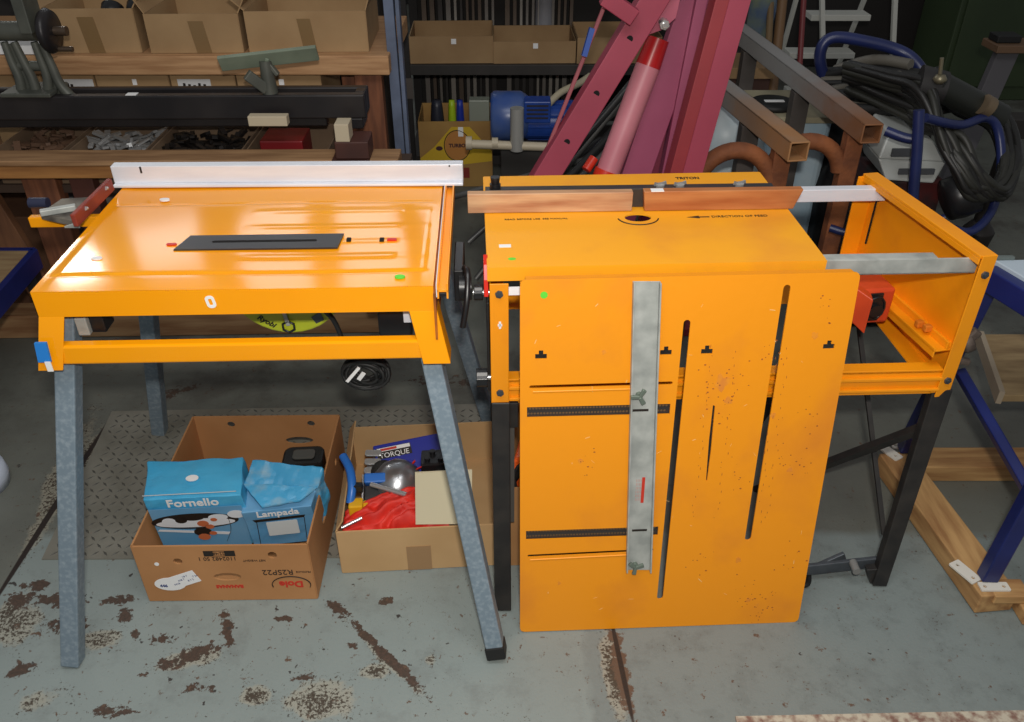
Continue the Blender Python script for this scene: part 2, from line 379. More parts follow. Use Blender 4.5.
# corner brackets that hold the legs, and the rails between them
def corner(x0, x1, dx, y, d):
    m = MB(T1); a = [(x0, y, .7515), (x1, y, .7515), (x1 + dx, y - .017, .652), (x0 + dx, y - .017, .652)]
    m.hexa([a[3], a[2], (a[2][0], a[2][1] + .003, .652), (a[3][0], a[3][1] + .003, .652), a[0], a[1], (x1, y + .003, .7515), (x0, y + .003, .7515)])
    xs = (x0, x0 + .003) if d < 0 else (x1 - .003, x1)
    m.hexa([(xs[0] + dx, y - .014, .652), (xs[1] + dx, y - .014, .652), (xs[1] + dx, y + .03, .652), (xs[0] + dx, y + .03, .652), (xs[0], y + .003, .7515), (xs[1], y + .003, .7515), (xs[1], y + .045, .7515), (xs[0], y + .045, .7515)])
    return m.build('corner_bracket', ORANGE, st1, .001)
corner(-.001, .042, -.024, .0, -1); corner(.628, .676, .02, .0, 1)
m = MB(T1); m.box((.012, -.010, .659), (.655, .012, .697)); m.build('front_rail', ORANGE, st1, .004)
m = MB(T1); m.box((-.005, Dp - .02, .659), (.66, Dp, .697)); m.build('rear_rail', ORANGE, st1, .004)
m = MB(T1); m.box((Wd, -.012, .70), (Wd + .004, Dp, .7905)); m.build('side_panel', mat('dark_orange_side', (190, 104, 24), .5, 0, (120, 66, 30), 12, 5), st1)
def leg1(a, b, cap=False, wmat=GALV):
    d = (Vector(b) - Vector(a)).normalized()
    m = MB(); m.bar(a, b, .036, .036, (0, 1, 0)); l = m.build('leg', wmat, st1, .003)
    if cap:
        m = MB(); m.bar(Vector(b) - d * .028, Vector(b) + d * .002, .040, .040, (0, 1, 0)); m.build('foot_cap', RUBBER, l, .003)
    return l
up = Vector((0, 0, .0))
leg1(T1 @ Vector((.024, .056, .745)), Pz(71, 666, .004) + Vector((0, .01, 0)))
leg1(T1 @ Vector((.642, .054, .745)), Pz(497, 655, .012) + Vector((0, .004, 0)), True)
a, b = pixline((150, 330), (163, 462), (1.67, .75), (1.86, .004)); leg1(a, b)
a, b = pixline((452, 300), (492, 430), (1.69, .73), (1.90, .004)); leg1(a, b)
# blade insert, scale channel, stickers, tape
ins = [(.196, .142), (.492, .142), (.496, .200), (.211, .200)]
m = MB(T1); m.sheet(ins, [slot((.262, .172), (.446, .172), .009)], .003, Matrix.Translation((0, 0, HT + .0032)))
ib = m.build('blade_insert', mat('black_insert', (44, 42, 44), .35), st1)
m = MB(T1); m.box((.256, .166, HT + .0019), (.452, .178, HT + .0023)); m.build('blade_slot', DARK, ib)
m = MB(T1); m.box((Wd + .006, .0, .788), (Wd + .025, Dp - .03, .792)); m.box((Wd + .006, .0, .775), (Wd + .009, Dp - .03, .803)); m.box((Wd + .022, .0, .775), (Wd + .025, Dp - .03, .803))
m.build('fence_track', mat('orange_track', (248, 160, 36), .4), st1)
m = MB(T1); m.box((Wd + .0045, -.004, .78), (Wd + .006, Dp - .02, .8045)); m.build('track_edge', ALU, st1)
m = MB(T1); m.box((Wd + .010, -.002, .780), (Wd + .021, .02, .787)); m.build('track_block', PLAST_BK, st1, .001)
m = MB(T1)
for px, py, rx, ry in ((97, 260, .010, .006), (165, 201, .010, .006)):
    p = T1.inverted() @ Pz(px, py, HT); m.prism(oval(p.x, p.y, rx, ry, 14), HT + .001, HT + .0045)
m.build('white_sticker', WHITE, st1)
p = T1.inverted() @ Pz(400, 278, HT); m = MB(T1); m.prism(oval(p.x, p.y, .009, .006, 14), HT + .0012, HT + .0038); m.build('green_sticker', GREEN_DOT, st1)
for px, c in ((172, RED), (392, RED)):
    p = T1.inverted() @ Pz(px, 246 if px < 200 else 241, HT); m = MB(T1); m.prism(rrect(p.x - .009, p.y - .004, p.x + .009, p.y + .004, .003), HT + .001, HT + .0045); m.build('red_mark', c, st1)
for px in (349, 382):
    p = T1.inverted() @ Pz(px, 241, HT); m = MB(T1); m.prism(rrect(p.x - .004, p.y - .006, p.x + .004, p.y + .006, .001), HT + .001, HT + .0045); m.build('slot_hole', DARK, st1)
p = T1.inverted() @ Py(210, 303, 1.245); m = MB(T1); m.sheet(rrect(-.008, -.012, .008, .012, .007), [rrect(-.003, -.006, .003, .006, .002)], .0006, frame((p.x, -.0006, p.z), (.97, 0, .15), (-.15, 0, .97)))
m.build('paper_tag', WHITE, st1)
p = T1.inverted() @ Py(44, 351, 1.222); m = MB(T1); m.hexa([(p.x - .012, -.0265, p.z - .018), (p.x + .010, -.0265, p.z - .018), (p.x + .010, -.0225, p.z - .018), (p.x - .012, -.0225, p.z - .018), (p.x - .010, -.0215, p.z + .018), (p.x + .010, -.0215, p.z + .018), (p.x + .010, -.0165, p.z + .018), (p.x - .010, -.0165, p.z + .018)]); m.build('blue_tape', BLUETAPE, st1)
m = MB(T1); m.box((p.x + .000, -.0285, p.z - .036), (p.x + .010, -.0270, p.z - .016)); m.build('white_tag', WHITE, st1)
# switch and wiring below
m = MB(T1); m.box((.565, .05, .665), (.625, .11, .748)); sw = m.build('switch_box', PLAST_BK, st1, .004)
m = MB(T1); m.box((.612, .046, .70), (.628, .052, .73)); m.build('switch_button', ALU, sw, .001)
m = MB(T1); m.box((.045, .02, .70), (.065, .05, .735)); m.box((.065, .03, .70), (.09, .07, .738), 1); m.build('bracket', [ALU_OLD, PLAST_BK], st1, .002)
m = MB(T1); m.box((Wd + .03, .12, .70), (Wd + .048, .24, .765)); m.cyl((Wd + .04, .12, .73), (Wd + .062, .12, .73), .024)
m.tube(smooth([(Wd + .05, .13, .765), (Wd + .056, .10, .77), (Wd + .054, .07, .73), (Wd + .045, .06, .68)]), .006, 8)
m.build('blade_guard_holder', PLAST_BK, st1, .004)
# left outrigger arm
m = MB(T1); m.box((-.155, .335, .762), (.02, .352, .784)); m.build('outrigger_arm', ORANGE, st1, .002)

# circular saw hung under the top, lime green
cs = thing('circular_saw', 'lime green circular saw hung upside down under the left orange table', 'circular saw', T1 @ Vector((.378, .17, .72)), TA)
LIME = mat('lime_plastic', (186, 196, 44), .4, 0, (172, 182, 40), 10)
Mv = T1 @ frame((.378, .185, .722), (1, 0, 0), (0, 0, 1))
m = MB(Mv); pts = [(.114 * math.cos(a), .114 * math.sin(a)) for a in [R(x) for x in range(180, 361, 10)]]
m.prism(pts, -.02, .02); g = m.build('blade_guard', LIME, cs, .004)
m = MB(Mv); m.text('Ryobi', .016, Matrix.Translation((-.046, -.086, .0203)) @ Matrix.Rotation(R(-36), 4, 'Z') , 0, .0004, .2, .0005); m.build('maker_name', INK, g)
m = MB(T1); m.box((.25, .17, .722), (.50, .30, .748)); m.build('base_plate', PLAST_BK, cs, .002)
m = MB(Mv); m.tube([(-.004 + .0125 * math.cos(R(a)), -.097 + .0125 * math.sin(R(a)), .024) for a in range(90, 451, 60)][:-1], .0025, 6, 0, True); m.build('lever_ring', PLAST_BK, cs)
m = MB(Mv); m.bar((-.010, -.05, .024), (-.004, -.094, .024), .008, .004, (0, 0, 1)); m.build('blade_lever', ALU_OLD, cs, .001)
m = MB(T1); m.cyl((.378, .21, .67), (.378, .30, .67), .042, 24); m.build('motor_housing', PLAST_BK, cs)
m = MB(Mv); m.hexa([(.050, -.092, .0205), (.066, -.084, .0205), (.066, -.084, .022), (.050, -.092, .022), (.042, -.078, .0205), (.060, -.066, .0205), (.060, -.066, .022), (.042, -.078, .022)]); m.build('grey_patch', GALV_D, g)

# coiled power cord hanging below the table
c0 = Pz(366, 372, .56); cc = thing('power_cord', 'coiled black power cord with white-tipped plug hanging under the left orange table', 'power cord', (c0.x, c0.y, .50))
m = MB(); pts = []
for i in range(200):
    a = i / 200 * 2 * math.pi * 11; rr = .034 + .012 * math.sin(i * .083)
    pts.append((c0.x + rr * math.cos(a), c0.y + .012 * math.sin(i * .31) , .56 + rr * .72 * math.sin(a)))
m.tube(pts, .0038, 6); m.tube(smooth([(c0.x - .03, c0.y, .59), (c0.x - .05, c0.y, .68), (c0.x - .085, c0.y - .04, .75)]), .005, 6)
m.build('cord', RUBBER, cc)
m = MB(); m.bar((c0.x - .035, c0.y - .018, .55), (c0.x - .008, c0.y - .022, .585), .006, .003, (0, 1, 0)); m.bar((c0.x - .012, c0.y - .018, .555), (c0.x, c0.y - .022, .573), .008, .003, (0, 1, 0)); m.build('plug_label', WHITE, cc)

# rip fence lying along the back of the left table
FA = fz(Vector((-.836, 1.69, .802)), R(.9))
rf = thing('rip_fence', 'long pale aluminium rip fence across the back of the left orange table', 'rip fence', (-.832, 1.69, .806), R(1.2))
m = MB(FA); m.box((0, 0, .006), (.733, .0245, .043)); m.box((0, -.012, 0), (.733, .0245, .006)); m.build('aluminium_extrusion', ALU, rf, .0015)
m = MB(FA); m.box((.06, -.0006, .028), (.064, -.0002, .042), 0, Matrix.Rotation(0, 4, 'Z')); m.cyl((.705, -.0008, .040), (.705, 0, .040), .002, 8); m.build('scratch_mark', INK, rf)
a, b = Pz(111, 184, .822), Pz(74, 221, .812)
m = MB(); m.bar(a, b, .010, .026, (0, 0, 1)); m.build('end_arm', REDPAINT, rf, .002)
m = MB()
for k, (px, py) in enumerate(((104, 190), (88, 206))):
    p = a + (b - a) * (.15 + .55 * k) + Vector((.005, -.004, .004)); m.cyl(p, p + Vector((.0, -.006, .002)), .004, 8)
m.build('bolt', CHROME, rf)
b0 = Pz(74, 206, .80)
m = MB(); c_ = [Pz(40, 215, .80), Pz(72, 222, .79), Pz(100, 198, .80), Pz(62, 200, .81)]
m.hexa([p + Vector((0, 0, -.010)) for p in c_] + [p + Vector((0, 0, .004)) for p in c_]); m.build('clamp_plate', mat('grubby_clamp', (128, 122, 112), .6, .3, (84, 78, 72), 30, 4), rf, .002)
m = MB(); p1, p2 = Pz(40, 213, .812), Pz(76, 207, .812); m.bar(p1, p2, .014, .012); m.build('clamp_jaw', ALU_OLD, rf, .002)
m = MB(); m.cyl(Pz(30, 203, .81), Pz(48, 203, .81), .011, 12); m.build('clamp_knob', mat('dark_blue_plastic', (40, 44, 66), .4), rf)
m = MB(); p = Pz(75, 228, .785); m.prism([(0, 0), (.03, .0), (.02, .022)], 0, .004, Matrix.Translation(p + Vector((-.02, 0, 0)))); m.build('clamp_lip', ALU_OLD, rf)

# ------------------------------------------------------------ right workcentre
WL, WA = Vector((-.04, 1.325, 0)), R(2.2)
T2 = fz(WL, WA); wc = thing('workcentre_stand', 'orange folding workcentre stand with black legs and open end frame at the right', 'workbench stand', WL, WA)
def L2(p): return T2.inverted() @ p
LenX = .90
m = MB(T2); m.box((.0, 0, .495), (.034, .003, .768)); m.box((.0, .003, .505), (.003, .36, .762)); m.box((.0, .36, .505), (.034, .363, .78)); m.build('left_end_frame', ORANGE_OLD, wc, .001)
# front lower rail, ribbed
m = MB(T2); m.box((.034, .012, .494), (.888, .016, .550)); m.box((.034, .004, .531), (.888, .012, .538)); m.box((.034, .004, .505), (.888, .012, .511)); m.box((.034, .012, .544), (.888, .040, .552))
m.build('front_rail', ORANGE_OLD, wc, .001)
m = MB(T2); m.box((.034, .33, .52), (.83, .334, .575)); m.build('rear_rail', ORANGE_OLD, wc, .001)
# aluminium guide rails
m = MB(T2); m.box((.02, .030, .756), (.895, .055, .760)); m.box((.02, .030, .756), (.895, .034, .787)); m.box((.02, .034, .783), (.82, .056, .787)); m.build('guide_rail', ALU_OLD, wc, .001)
ra, rb = Py(700, 190, 1.70), Py(884, 188, 1.715)
m = MB(); m.bar(Vector((ra.x, 1.70, .775)), Vector((rb.x + .004, 1.715, .776)), .022, .028); m.build('guide_rail', ALU, wc, .0015)
# right end frame: its own slightly racked plane, from front corner Ef to rear corner Er
Ef, Er = Vector((.872, 1.372, 0)), Vector((.797, 1.765, 0))
ed = (Er - Ef).normalized(); en = Vector((-ed.y, ed.x, 0)) ; ln = (Er - Ef).length   # en points to -x (inwards)
E2 = frame(Ef, ed, en)      # x: to the rear, y: inwards, z: up
ME = mat('deep_orange_inner', (222, 118, 18), .45, 0, (214, 110, 18), 6, 4)
m = MB(E2); m.add([(0, 0, .5), (ln, 0, .56), (ln, 0, .80), (0, 0, .80), (0, .003, .5), (ln, .003, .56), (ln, .003, .80), (0, .003, .80)], [(0, 1, 2, 3), (7, 6, 5, 4), (0, 4, 5, 1), (1, 5, 6, 2), (2, 6, 7, 3), (3, 7, 4, 0)])
m.build('end_panel', ORANGE_OLD, wc)
m = MB(E2); m.box((0, 0, .797), (ln, .034, .803)); m.box((0, .031, .785), (ln, .034, .797)); m.build('top_flange', ORANGE_OLD, wc, .001)
m = MB(E2); m.box((-.003, 0, .490), (0, .030, .803)); fp = m.build('front_post', ORANGE_OLD, wc, .001)
m = MB(E2); m.box((ln - .004, .003, .56), (ln, .045, .797)); m.build('rear_post', ORANGE_OLD, wc, .001)
m = MB(E2); m.box((ln - .030, .0035, .645), (ln - .026, .006, .77)); m.build('panel_slot', DARK, wc)
m = MB(E2); m.box((.01, .003, .592), (ln - .01, .055, .596)); m.box((.01, .052, .580), (ln - .01, .055, .600)); m.box((.01, .026, .596), (ln - .01, .030, .612)); m.build('inner_channel', ORANGE_OLD, wc, .001)
m = MB(E2); m.hexa([(.0, .003, .5), (ln, .003, .56), (ln, .04, .56), (.0, .04, .5), (.0, .003, .503), (ln, .003, .563), (ln, .04, .563), (.0, .04, .503)]); m.build('bottom_flange', ORANGE_OLD, wc)
m = MB(E2)
for x, z in ((.06, .605), (.085, .60)): m.box((x, .031, z), (x + .012, .046, z + .014))
m.build('catch', mat('rusty_orange', (214, 120, 26), .6), wc, .002)
def bolt(M, x, z, parent, y=0.):
    m = MB(M); m.cyl((x, y, z), (x, y - .004, z), .0075, 6); m.cyl((x, y - .003, z), (x, y - .006, z), .004, 10); m.build('bolt', GALV_D, parent)
BF = frame(Ef, Vector((ed.y, -ed.x, 0)) , ed)     # x: to the right, y: rear
for z in (.765, .53): bolt(BF, -.015, z, wc, -.003)
for z in (.748, .53): bolt(T2, .017, z, wc)
m = MB(T2); m.box((.014, -.0008, .68), (.022, 0, .685)); m.box((.016, -.0008, .675), (.020, 0, .69)); m.build('paint_fleck', WHITE, wc)
# side faces, knobs and levers on the left end
m = MB(T2); m.cyl((0, .03, .735), (-.03, .03, .735), .005, 10); m.cyl((0, .03, .545), (-.025, .03, .545), .005, 10); m.build('threaded_stud', CHROME, wc)
for z, r, l in ((.735, .013, .016), (.545, .017, .022)):
    m = MB(T2 @ frame((-.028, .03, z), (0, 1, 0), (0, 0, 1))); m.prism([((r + .002 * (i % 2)) * math.cos(i * math.pi / 8), (r + .002 * (i % 2)) * math.sin(i * math.pi / 8)) for i in range(16)], -l, 0, Matrix.Rotation(math.pi, 4, 'X')); m.build('clamp_knob', PLAST_BK, wc, .001)
m = MB(T2 @ frame((-.006, .0, .742), (0, 1, 0), (0, 0, 1))); m.prism([(.0, 0), (.03, -.005), (.04, .03), (.05, .06), (.02, .055), (.008, .03)], -.004, .004); m.build('lever_clip', RED, wc, .001)
m = MB(T2); m.box((-.006, .05, .50), (-.001, .33, .70)); m.build('side_plate', BLACK, wc, .001)
# legs: black steel
def leg2(a, b, w_=.036, d=.02, nm='leg'):
    m = MB(); m.bar(a, b, w_, d, (0, 1, 0)); return m.build(nm, BLACK, wc, .002)
lf = leg2(Vector((-.022, 1.332, .505)), Pz(503, 608, .004))
m = MB(); m.box((-.005, 1.33, .44), (.012, 1.338, .50)); m.build('leg_bracket', BLACK, wc, .001)
m = MB(); m.bar((.0, 1.345, .50), (.0, 1.345, .17), .010, .012, (0, 1, 0)); m.build('leg_stay', mat('grey_stay', (82, 80, 76), .6), wc)
rfoot = Pz(878, 583, .004)
m = MB(); m.bar((.857, 1.378, .505), rfoot, .040, .022, (0, 1, 0), 0, .032, .022); lr = m.build('leg', BLACK, wc, .002)
leg2(Vector((-.03, 1.68, .56)), Vector((-.04, 1.78, .004)))
leg2(Vector((.80, 1.72, .56)), Vector((.62, 1.80, .004)), .03)
a, b = Py(922, 428, 1.40), Py(826, 464, 1.52); d = b - a
m = MB(); m.bar(a, a + d * 2.1, .018, .018, (0, 1, 0)); m.build('diagonal_brace', BLACK, wc, .001)
a, b = pixline((866, 385), (884, 535), (1.66, .50), (1.36, .11))
m = MB(); m.bar(a, b, .010, .008, (0, 1, 0)); m.build('stay_rod', BLACK, wc)
# foot lever with small roller
m = MB()
a, b = Py(876, 562, 1.335), Py(770, 592, 1.32); a.z = .05; b.z = .03; m.bar(a, b, .010, .030, (0, 0, 1)); m.bar(Py(845, 556, 1.37), Py(795, 578, 1.35), .010, .028, (0, 0, 1))
fl = m.build('foot_lever', GALV_D, wc, .002)
m = MB(); p = Py(857, 572, 1.30); m.cyl(p, p + Vector((0, .03, 0)), .009, 14); m.build('roller', mat('grey_roller', (120, 120, 118), .5), fl)
m = MB(); m.prism([(0, 0), (.034, 0), (.03, .05), (-.018, .045)], 0, .022, frame((rfoot.x - .018, rfoot.y + .02, .003), (1, 0, 0), (0, 0, 1))); m.build('foot', BLACK, lr, .002)
m = MB(); m.tube(smooth([(.60, 1.34, .012), (.655, 1.30, .012), (.675, 1.33, .014), (.665, 1.38, .03)]), .006, 8); m.build('cable_end', RUBBER, fl)
# red switch box inside the right bay
p = Py(872, 305, 1.50)
swb = thing('switch_box', 'orange-red switch box with black socket behind the leaning panel, on the inner channel', 'switch box', p + Vector((0, 0, -.05)), R(8))
FS = fz(p, R(8)); REDOR = mat('red_orange_box', (214, 76, 34), .45, 0, (196, 66, 32), 9)
m = MB(FS); m.box((-.04, 0, -.045), (.045, .10, .035)); m.build('housing', REDOR, swb, .006)
m = MB(FS); m.hexa([(-.055, .0, -.02), (-.02, -.03, -.05), (-.01, .0, -.05), (-.045, .02, -.02), (-.055, .0, .05), (-.02, -.03, .03), (-.01, .0, .03), (-.045, .02, .05)]); m.build('side_bracket', REDOR, swb, .002)
m = MB(FS); m.box((-.032, -.004, -.036), (.018, 0, .028)); m.cyl((.0, -.012, .0), (.0, 0, .0), .022, 20); m.cyl((.0, -.02, -.004), (.0, -.012, -.004), .014, 16); m.build('socket', PLAST_BK, swb, .001)
m = MB(FS); m.tube([(.02 * math.cos(R(a)), -.014, .026 * math.sin(R(a))) for a in range(0, 360, 30)], .002, 6, 0, True); m.build('socket_ring', PLAST_BK, swb)

# casting clamp on the outside of the end frame
p = Py(966, 343, 1.40)
ca = thing('rusty_clamp', 'small brown cast clamp stuck on the outer side of the right orange end frame', 'clamp', p)
MC = mat('brown_casting', (104, 92, 84), .6, .3, (70, 60, 54), 40, 4)
m = MB(); m.lathe([(.012, -.012), (.02, -.006), (.02, .01), (.01, .014)], fz(p, 0) @ Matrix.Rotation(R(60), 4, 'Y'), 10); m.build('clamp_head', MC, ca)
m = MB(); m.bar(p + Vector((-.02, 0, -.02)), p + Vector((.015, 0, .03)), .016, .02); m.bar(p + Vector((-.025, 0, -.035)), p + Vector((.02, 0, -.045)), .014, .014); m.build('clamp_jaw', MC, ca, .004)

# ------------------------------------------------------------ router table top
_a, _b = Pz(487, 267, .8), Pz(833, 259, .8)
RT, RA = Vector((_a.x, _a.y, .765)), R(2.6)
T3 = fz(RT, RA); rt = thing('router_table', 'worn orange router table top with round bit hole lying on the workcentre', 'router table', RT, RA)
hole = (T3.inverted() @ Pz(638, 218, .80))
m = MB(T3); m.sheet(rrect(0, 0, .606, .418, .004), [oval(hole.x, hole.y + .002, .026, .018, 28)], .003, Matrix.Translation((0, 0, .0335)))
m.box((0, -.003, .008), (.606, 0, .035)); m.box((0, 0, .008), (.003, .418, .033)); m.box((.603, 0, .008), (.606, .418, .033)); m.box((0, .415, .008), (.606, .418, .033))
m.build('table_plate', mat('worn_router_orange', (246, 168, 30), .42, 0, (228, 146, 44), 6, 6, (.5, .8), bump=.06, bscale=30), rt)
m = MB(T3); m.box((hole.x - .05, hole.y - .04, -.03), (hole.x + .05, hole.y + .04, -.002)); m.build('router_mount', mat('dark_red_mount', (70, 20, 14), .6), rt)
m = MB(T3); m.tube([(hole.x + .040 * math.cos(R(a)), hole.y + .002 + .034 * math.sin(R(a)), .0352) for a in range(188, 353, 8)], .0016, 4); m.build('printed_arc', INK, rt)
m = MB(T3); 
m.text('READ BEFORE USE  SEE MANUAL', .0085, Matrix.Translation((.10, .195, .0353)), 0, .0003)
m.text('DIRECTION OF FEED', .012, Matrix.Translation((.50, .19, .0353)), 0, .0003)
m.prism([(.395, .19), (.42, .184), (.42, .188), (.44, .188), (.44, .192), (.42, .192), (.42, .196)], .0350, .0354)
m.build('printed_text', INK, rt)
m = MB(T3); m.text('TRITON', .014, Matrix.Translation((.44, .388, .0353)) @ Matrix.Scale(1.2, 4, (0, 1, 0)), 0, .0003, 0, .0004); m.build('maker_name', INK, rt)
p = T3.inverted() @ Pz(505, 246, .80); m = MB(T3); m.box((p.x - .011, p.y - .006, .035), (p.x + .011, p.y + .006, .0356)); m.build('paper_label', WHITE, rt)
p = T3.inverted() @ Pz(512, 259, .80); m = MB(T3); m.prism(oval(p.x, p.y, .007, .005, 12), .035, .0356); m.build('green_sticker', GREEN_DOT, rt)
m = MB(T3); m.box((.038, -.002, -.022), (.058, .001, -.006)); m.build('corner_tab', WHITE, rt)

# router fence with two timber facings
rfn = thing('router_fence', 'black steel router fence with two timber facing boards on the orange router top', 'router fence', Vector((-.06, 1.60, .80)), R(2.2))
T4 = fz(Vector((-.087, 1.553, .8)), R(1.9))
FB = mat('dark_fence_steel', (52, 52, 56), .4, .2, (66, 60, 54), 25, 4)
m = MB(T4); m.box((.035, .020, .001), (.615, .024, .040)); m.box((.035, .024, .030), (.615, .056, .034)); m.build('steel_fence', FB, rfn, .001)
m = MB(T4); m.box((.0, .0, .001), (.325, .0185, .041)); m.build('facing_board', WOOD_F, rfn, .0015)
m = MB(T4); m.hexa([(.350, 0, .001), (.648, 0, .001), (.648, .0185, .001), (.350, .0185, .001), (.346, 0, .042), (.662, 0, .042), (.662, .0185, .042), (.346, .0185, .042)]); m.build('facing_board', mat('reddish_fence_timber', (192, 128, 76), .45, 0, (158, 88, 46), 4, 4, stretch=(1, 5, 9)), rfn, .0015)
p = T4.inverted() @ Pz(497, 184, .86)
m = MB(T4); m.cyl((.055, .04, .034), (.055, .04, .046), .011, 14); m.cyl((.055, .04, .046), (.055, .04, .060), .008, 12, 0, .010); m.build('fence_knob', PLAST_BK, rfn, .001)
for x in (.385, .425, .545):
    m = MB(T4); m.cyl((x, .04, .034), (x, .04, .040), .009, 12)
    m.prism([(-.014, 0), (-.005, .001), (.005, .001), (.014, 0), (.012, .007), (.005, .005), (-.005, .005), (-.012, .007)], -.0015, .0015, frame((x, .04, .039), (1, .3, 0), (0, 0, 1))); m.build('wing_nut', CHROME, rfn)
m = MB(T4); m.box((.36, -.002, .042), (.385, .012, .0435)); m.build('paper_scrap', WHITE, rfn)

# ------------------------------------------------------------ leaning slotted saw top
bl, br = Pz(521, 632, .003), Pz(799, 621, .003)
ex = (br - bl).normalized(); lean = R(7.9)
nh = Vector((-ex.y, ex.x, 0)); ey = (Vector((0, 0, 1)) * math.cos(lean) + nh * math.sin(lean)).normalized()
PM = frame(bl, ex, ey); pn = ex.cross(ey)          # normal towards the viewer
PI_ = PM.inverted()
def uv(px, py, off=0.):
    d = ray(px, py); o = Vector((0, 0, H)); t = ((bl + pn * off) - o).dot(pn) / d.dot(pn); q = PI_ @ (o + d * t); return (q.x, q.y)
pan = thing('slotted_saw_top', 'large scuffed orange slotted saw table top leaning upright against the workcentre', 'saw table top', bl)
c4 = [uv(520, 632), uv(798, 622), uv(861, 272), uv(520, 280)]
def rpoly(c, r, n=4):
    out = []
    for i in range(len(c)):
        p0, p, p1 = Vector(c[i - 1]), Vector(c[i]), Vector(c[(i + 1) % len(c)])
        a = p + (p0 - p).normalized() * r; b = p + (p1 - p).normalized() * r
        for j in range(n + 1):
            t = j / n; q = a * (1 - t) ** 2 + p * 2 * t * (1 - t) + b * t * t; out.append((q.x, q.y))
    return out
def line_slot(p, q, w): return slot(uv(*p), uv(*q), w)
def quad(x0, y0, x1, y1, h):
    a, b = uv(x0, y0), uv(x1, y1); return [(a[0], a[1] - h / 2), (b[0], b[1] - h / 2), (b[0], b[1] + h / 2), (a[0], a[1] + h / 2)]
holes = [line_slot((687, 323), (660, 597), .0125), line_slot((787, 288), (748, 538), .0125),
         [uv(713, 405), uv(715, 406), uv(711, 450), uv(707, 481), uv(706, 480), uv(709, 440)],
         line_slot((531, 387), (671, 383), .0065), line_slot((529, 556), (652, 550), .0065)]
for px, py in ((541, 355), (666, 351), (707, 350), (829, 345)):
    x, y = uv(px, py); s_ = .0105
    holes.append([(x - s_, y - .008), (x + s_, y - .008), (x + s_, y + .002), (x + .004, y + .002), (x + .004, y + .009), (x - .004, y + .009), (x - .004, y + .002), (x - s_, y + .002)])
hb = [quad(527, 412.5, 670, 409, .022), quad(526, 535.5, 658, 531, .022)]
m = MB(PM); m.sheet(rpoly(c4, .012), holes + hb, .003, Matrix.Translation((0, 0, -.0015)))
W2, H2 = c4[1][0], c4[3][1]
ins_ = .004
def edge(a, b):   # folded rim
    a, b = Vector(a), Vector(b); m.bar(Vector((a.x, a.y, -.011)), Vector((b.x, b.y, -.011)), .003, .018, (0, 0, 1))
cc4 = [Vector(c) for c in c4]; mid = sum(cc4, Vector((0, 0))) / 4
for i in range(4):
    a, b = cc4[i], cc4[(i + 1) % 4]; d = (b - a).normalized(); nrm = Vector((-d.y, d.x)) * .0025; edge(a + d * .01 + nrm, b - d * .01 + nrm)
m.build('panel_sheet', ORANGE_SCUFF, pan)
# perforated black scale strips in the two bands
for i, b_ in enumerate(hb):
    xs0, xs1 = b_[0][0], b_[1][0]; y0, y1 = (b_[0][1] + b_[3][1]) / 2, (b_[1][1] + b_[2][1]) / 2
    hs = []; n_ = 44
    for k in range(n_):
        for r_ in (-.0052, .0052):
            t = (k + .5 + (.5 if r_ > 0 else 0)) / (n_ + 1); hs.append(oval(xs0 + (xs1 - xs0) * t, y0 + (y1 - y0) * t + r_, .0025, .0025, 6))
    m = MB(PM); m.sheet([(xs0 - .002, y0 - .012), (xs1 + .002, y1 - .012), (xs1 + .002, y1 + .012), (xs0 - .002, y0 + .012)], hs, .001, Matrix.Translation((0, 0, -.005))); m.build('perforated_scale', mat('black_scale', (50, 46, 44), .45), pan)
    m = MB(PM); m.box((xs0, min(y0, y1) - .010, -.0075), (xs1, max(y0, y1) + .010, -.0066)); m.build('scale_backing', mat('dull_backing', (120, 92, 60), .7), pan)
# pressed ribs beside the thin slots
for p1, p2 in (((533, 392), (632, 389)), ((530, 560), (628, 555))):
    a, b = uv(*p1), uv(*p2); m = MB(PM); m.tube([Vector((a[0], a[1], -.0005)), Vector((b[0], b[1], -.0005))], .0022, 8); m.build('pressed_rib', ORANGE_SCUFF, pan)
x, y = uv(544, 295); m = MB(PM); m.prism(oval(x, y, .0065, .0065, 14), .0001, .0006); m.build('green_sticker', GREEN_DOT, pan)
# worn spots and paint flecks
m = MB(PM); rnd = random.Random(3)
spots = [(708, 385), (720, 420), (735, 380), (740, 480), (770, 600), (790, 560), (700, 555), (775, 350), (820, 310), (810, 420), (590, 460), (745, 597), (752, 601), (760, 607), (722, 393), (801, 470), (786, 455)]
for sx, sy in spots:
    for k in range(9):
        x, y = uv(sx + rnd.gauss(0, 7), sy + rnd.gauss(0, 10)); r_ = rnd.uniform(.0006, .0018)
        m.prism(oval(x, y, r_ * rnd.uniform(.7, 1.6), r_, 6), .0001, .0003)
for sx in (712, 736, 778, 787):
    for k in range(22):
        x, y = uv(sx + rnd.gauss(0, 1.5) - k * .9, 350 + k * 8 + rnd.uniform(-4, 4)); m.prism(oval(x, y, .0006, rnd.uniform(.001, .004), 6), .0001, .0003)
m.build('wear_marks', STAIN, pan, kind='stuff')
m = MB(PM); rnd = random.Random(8)
for k in range(34):
    x, y = uv(rnd.uniform(530, 810), rnd.uniform(300, 610)); an = rnd.uniform(0, 3.1); l_ = rnd.uniform(.002, .012)
    if -.0 < x < .58: m.prism(slot((x, y), (x + l_ * math.cos(an), y + l_ * math.sin(an)), rnd.uniform(.0004, .0012), 3), .0001, .0003)
m.build('pale_scratches', mat('scratch_pale', (236, 196, 130), .6), pan, kind='stuff')
m = MB(PM)
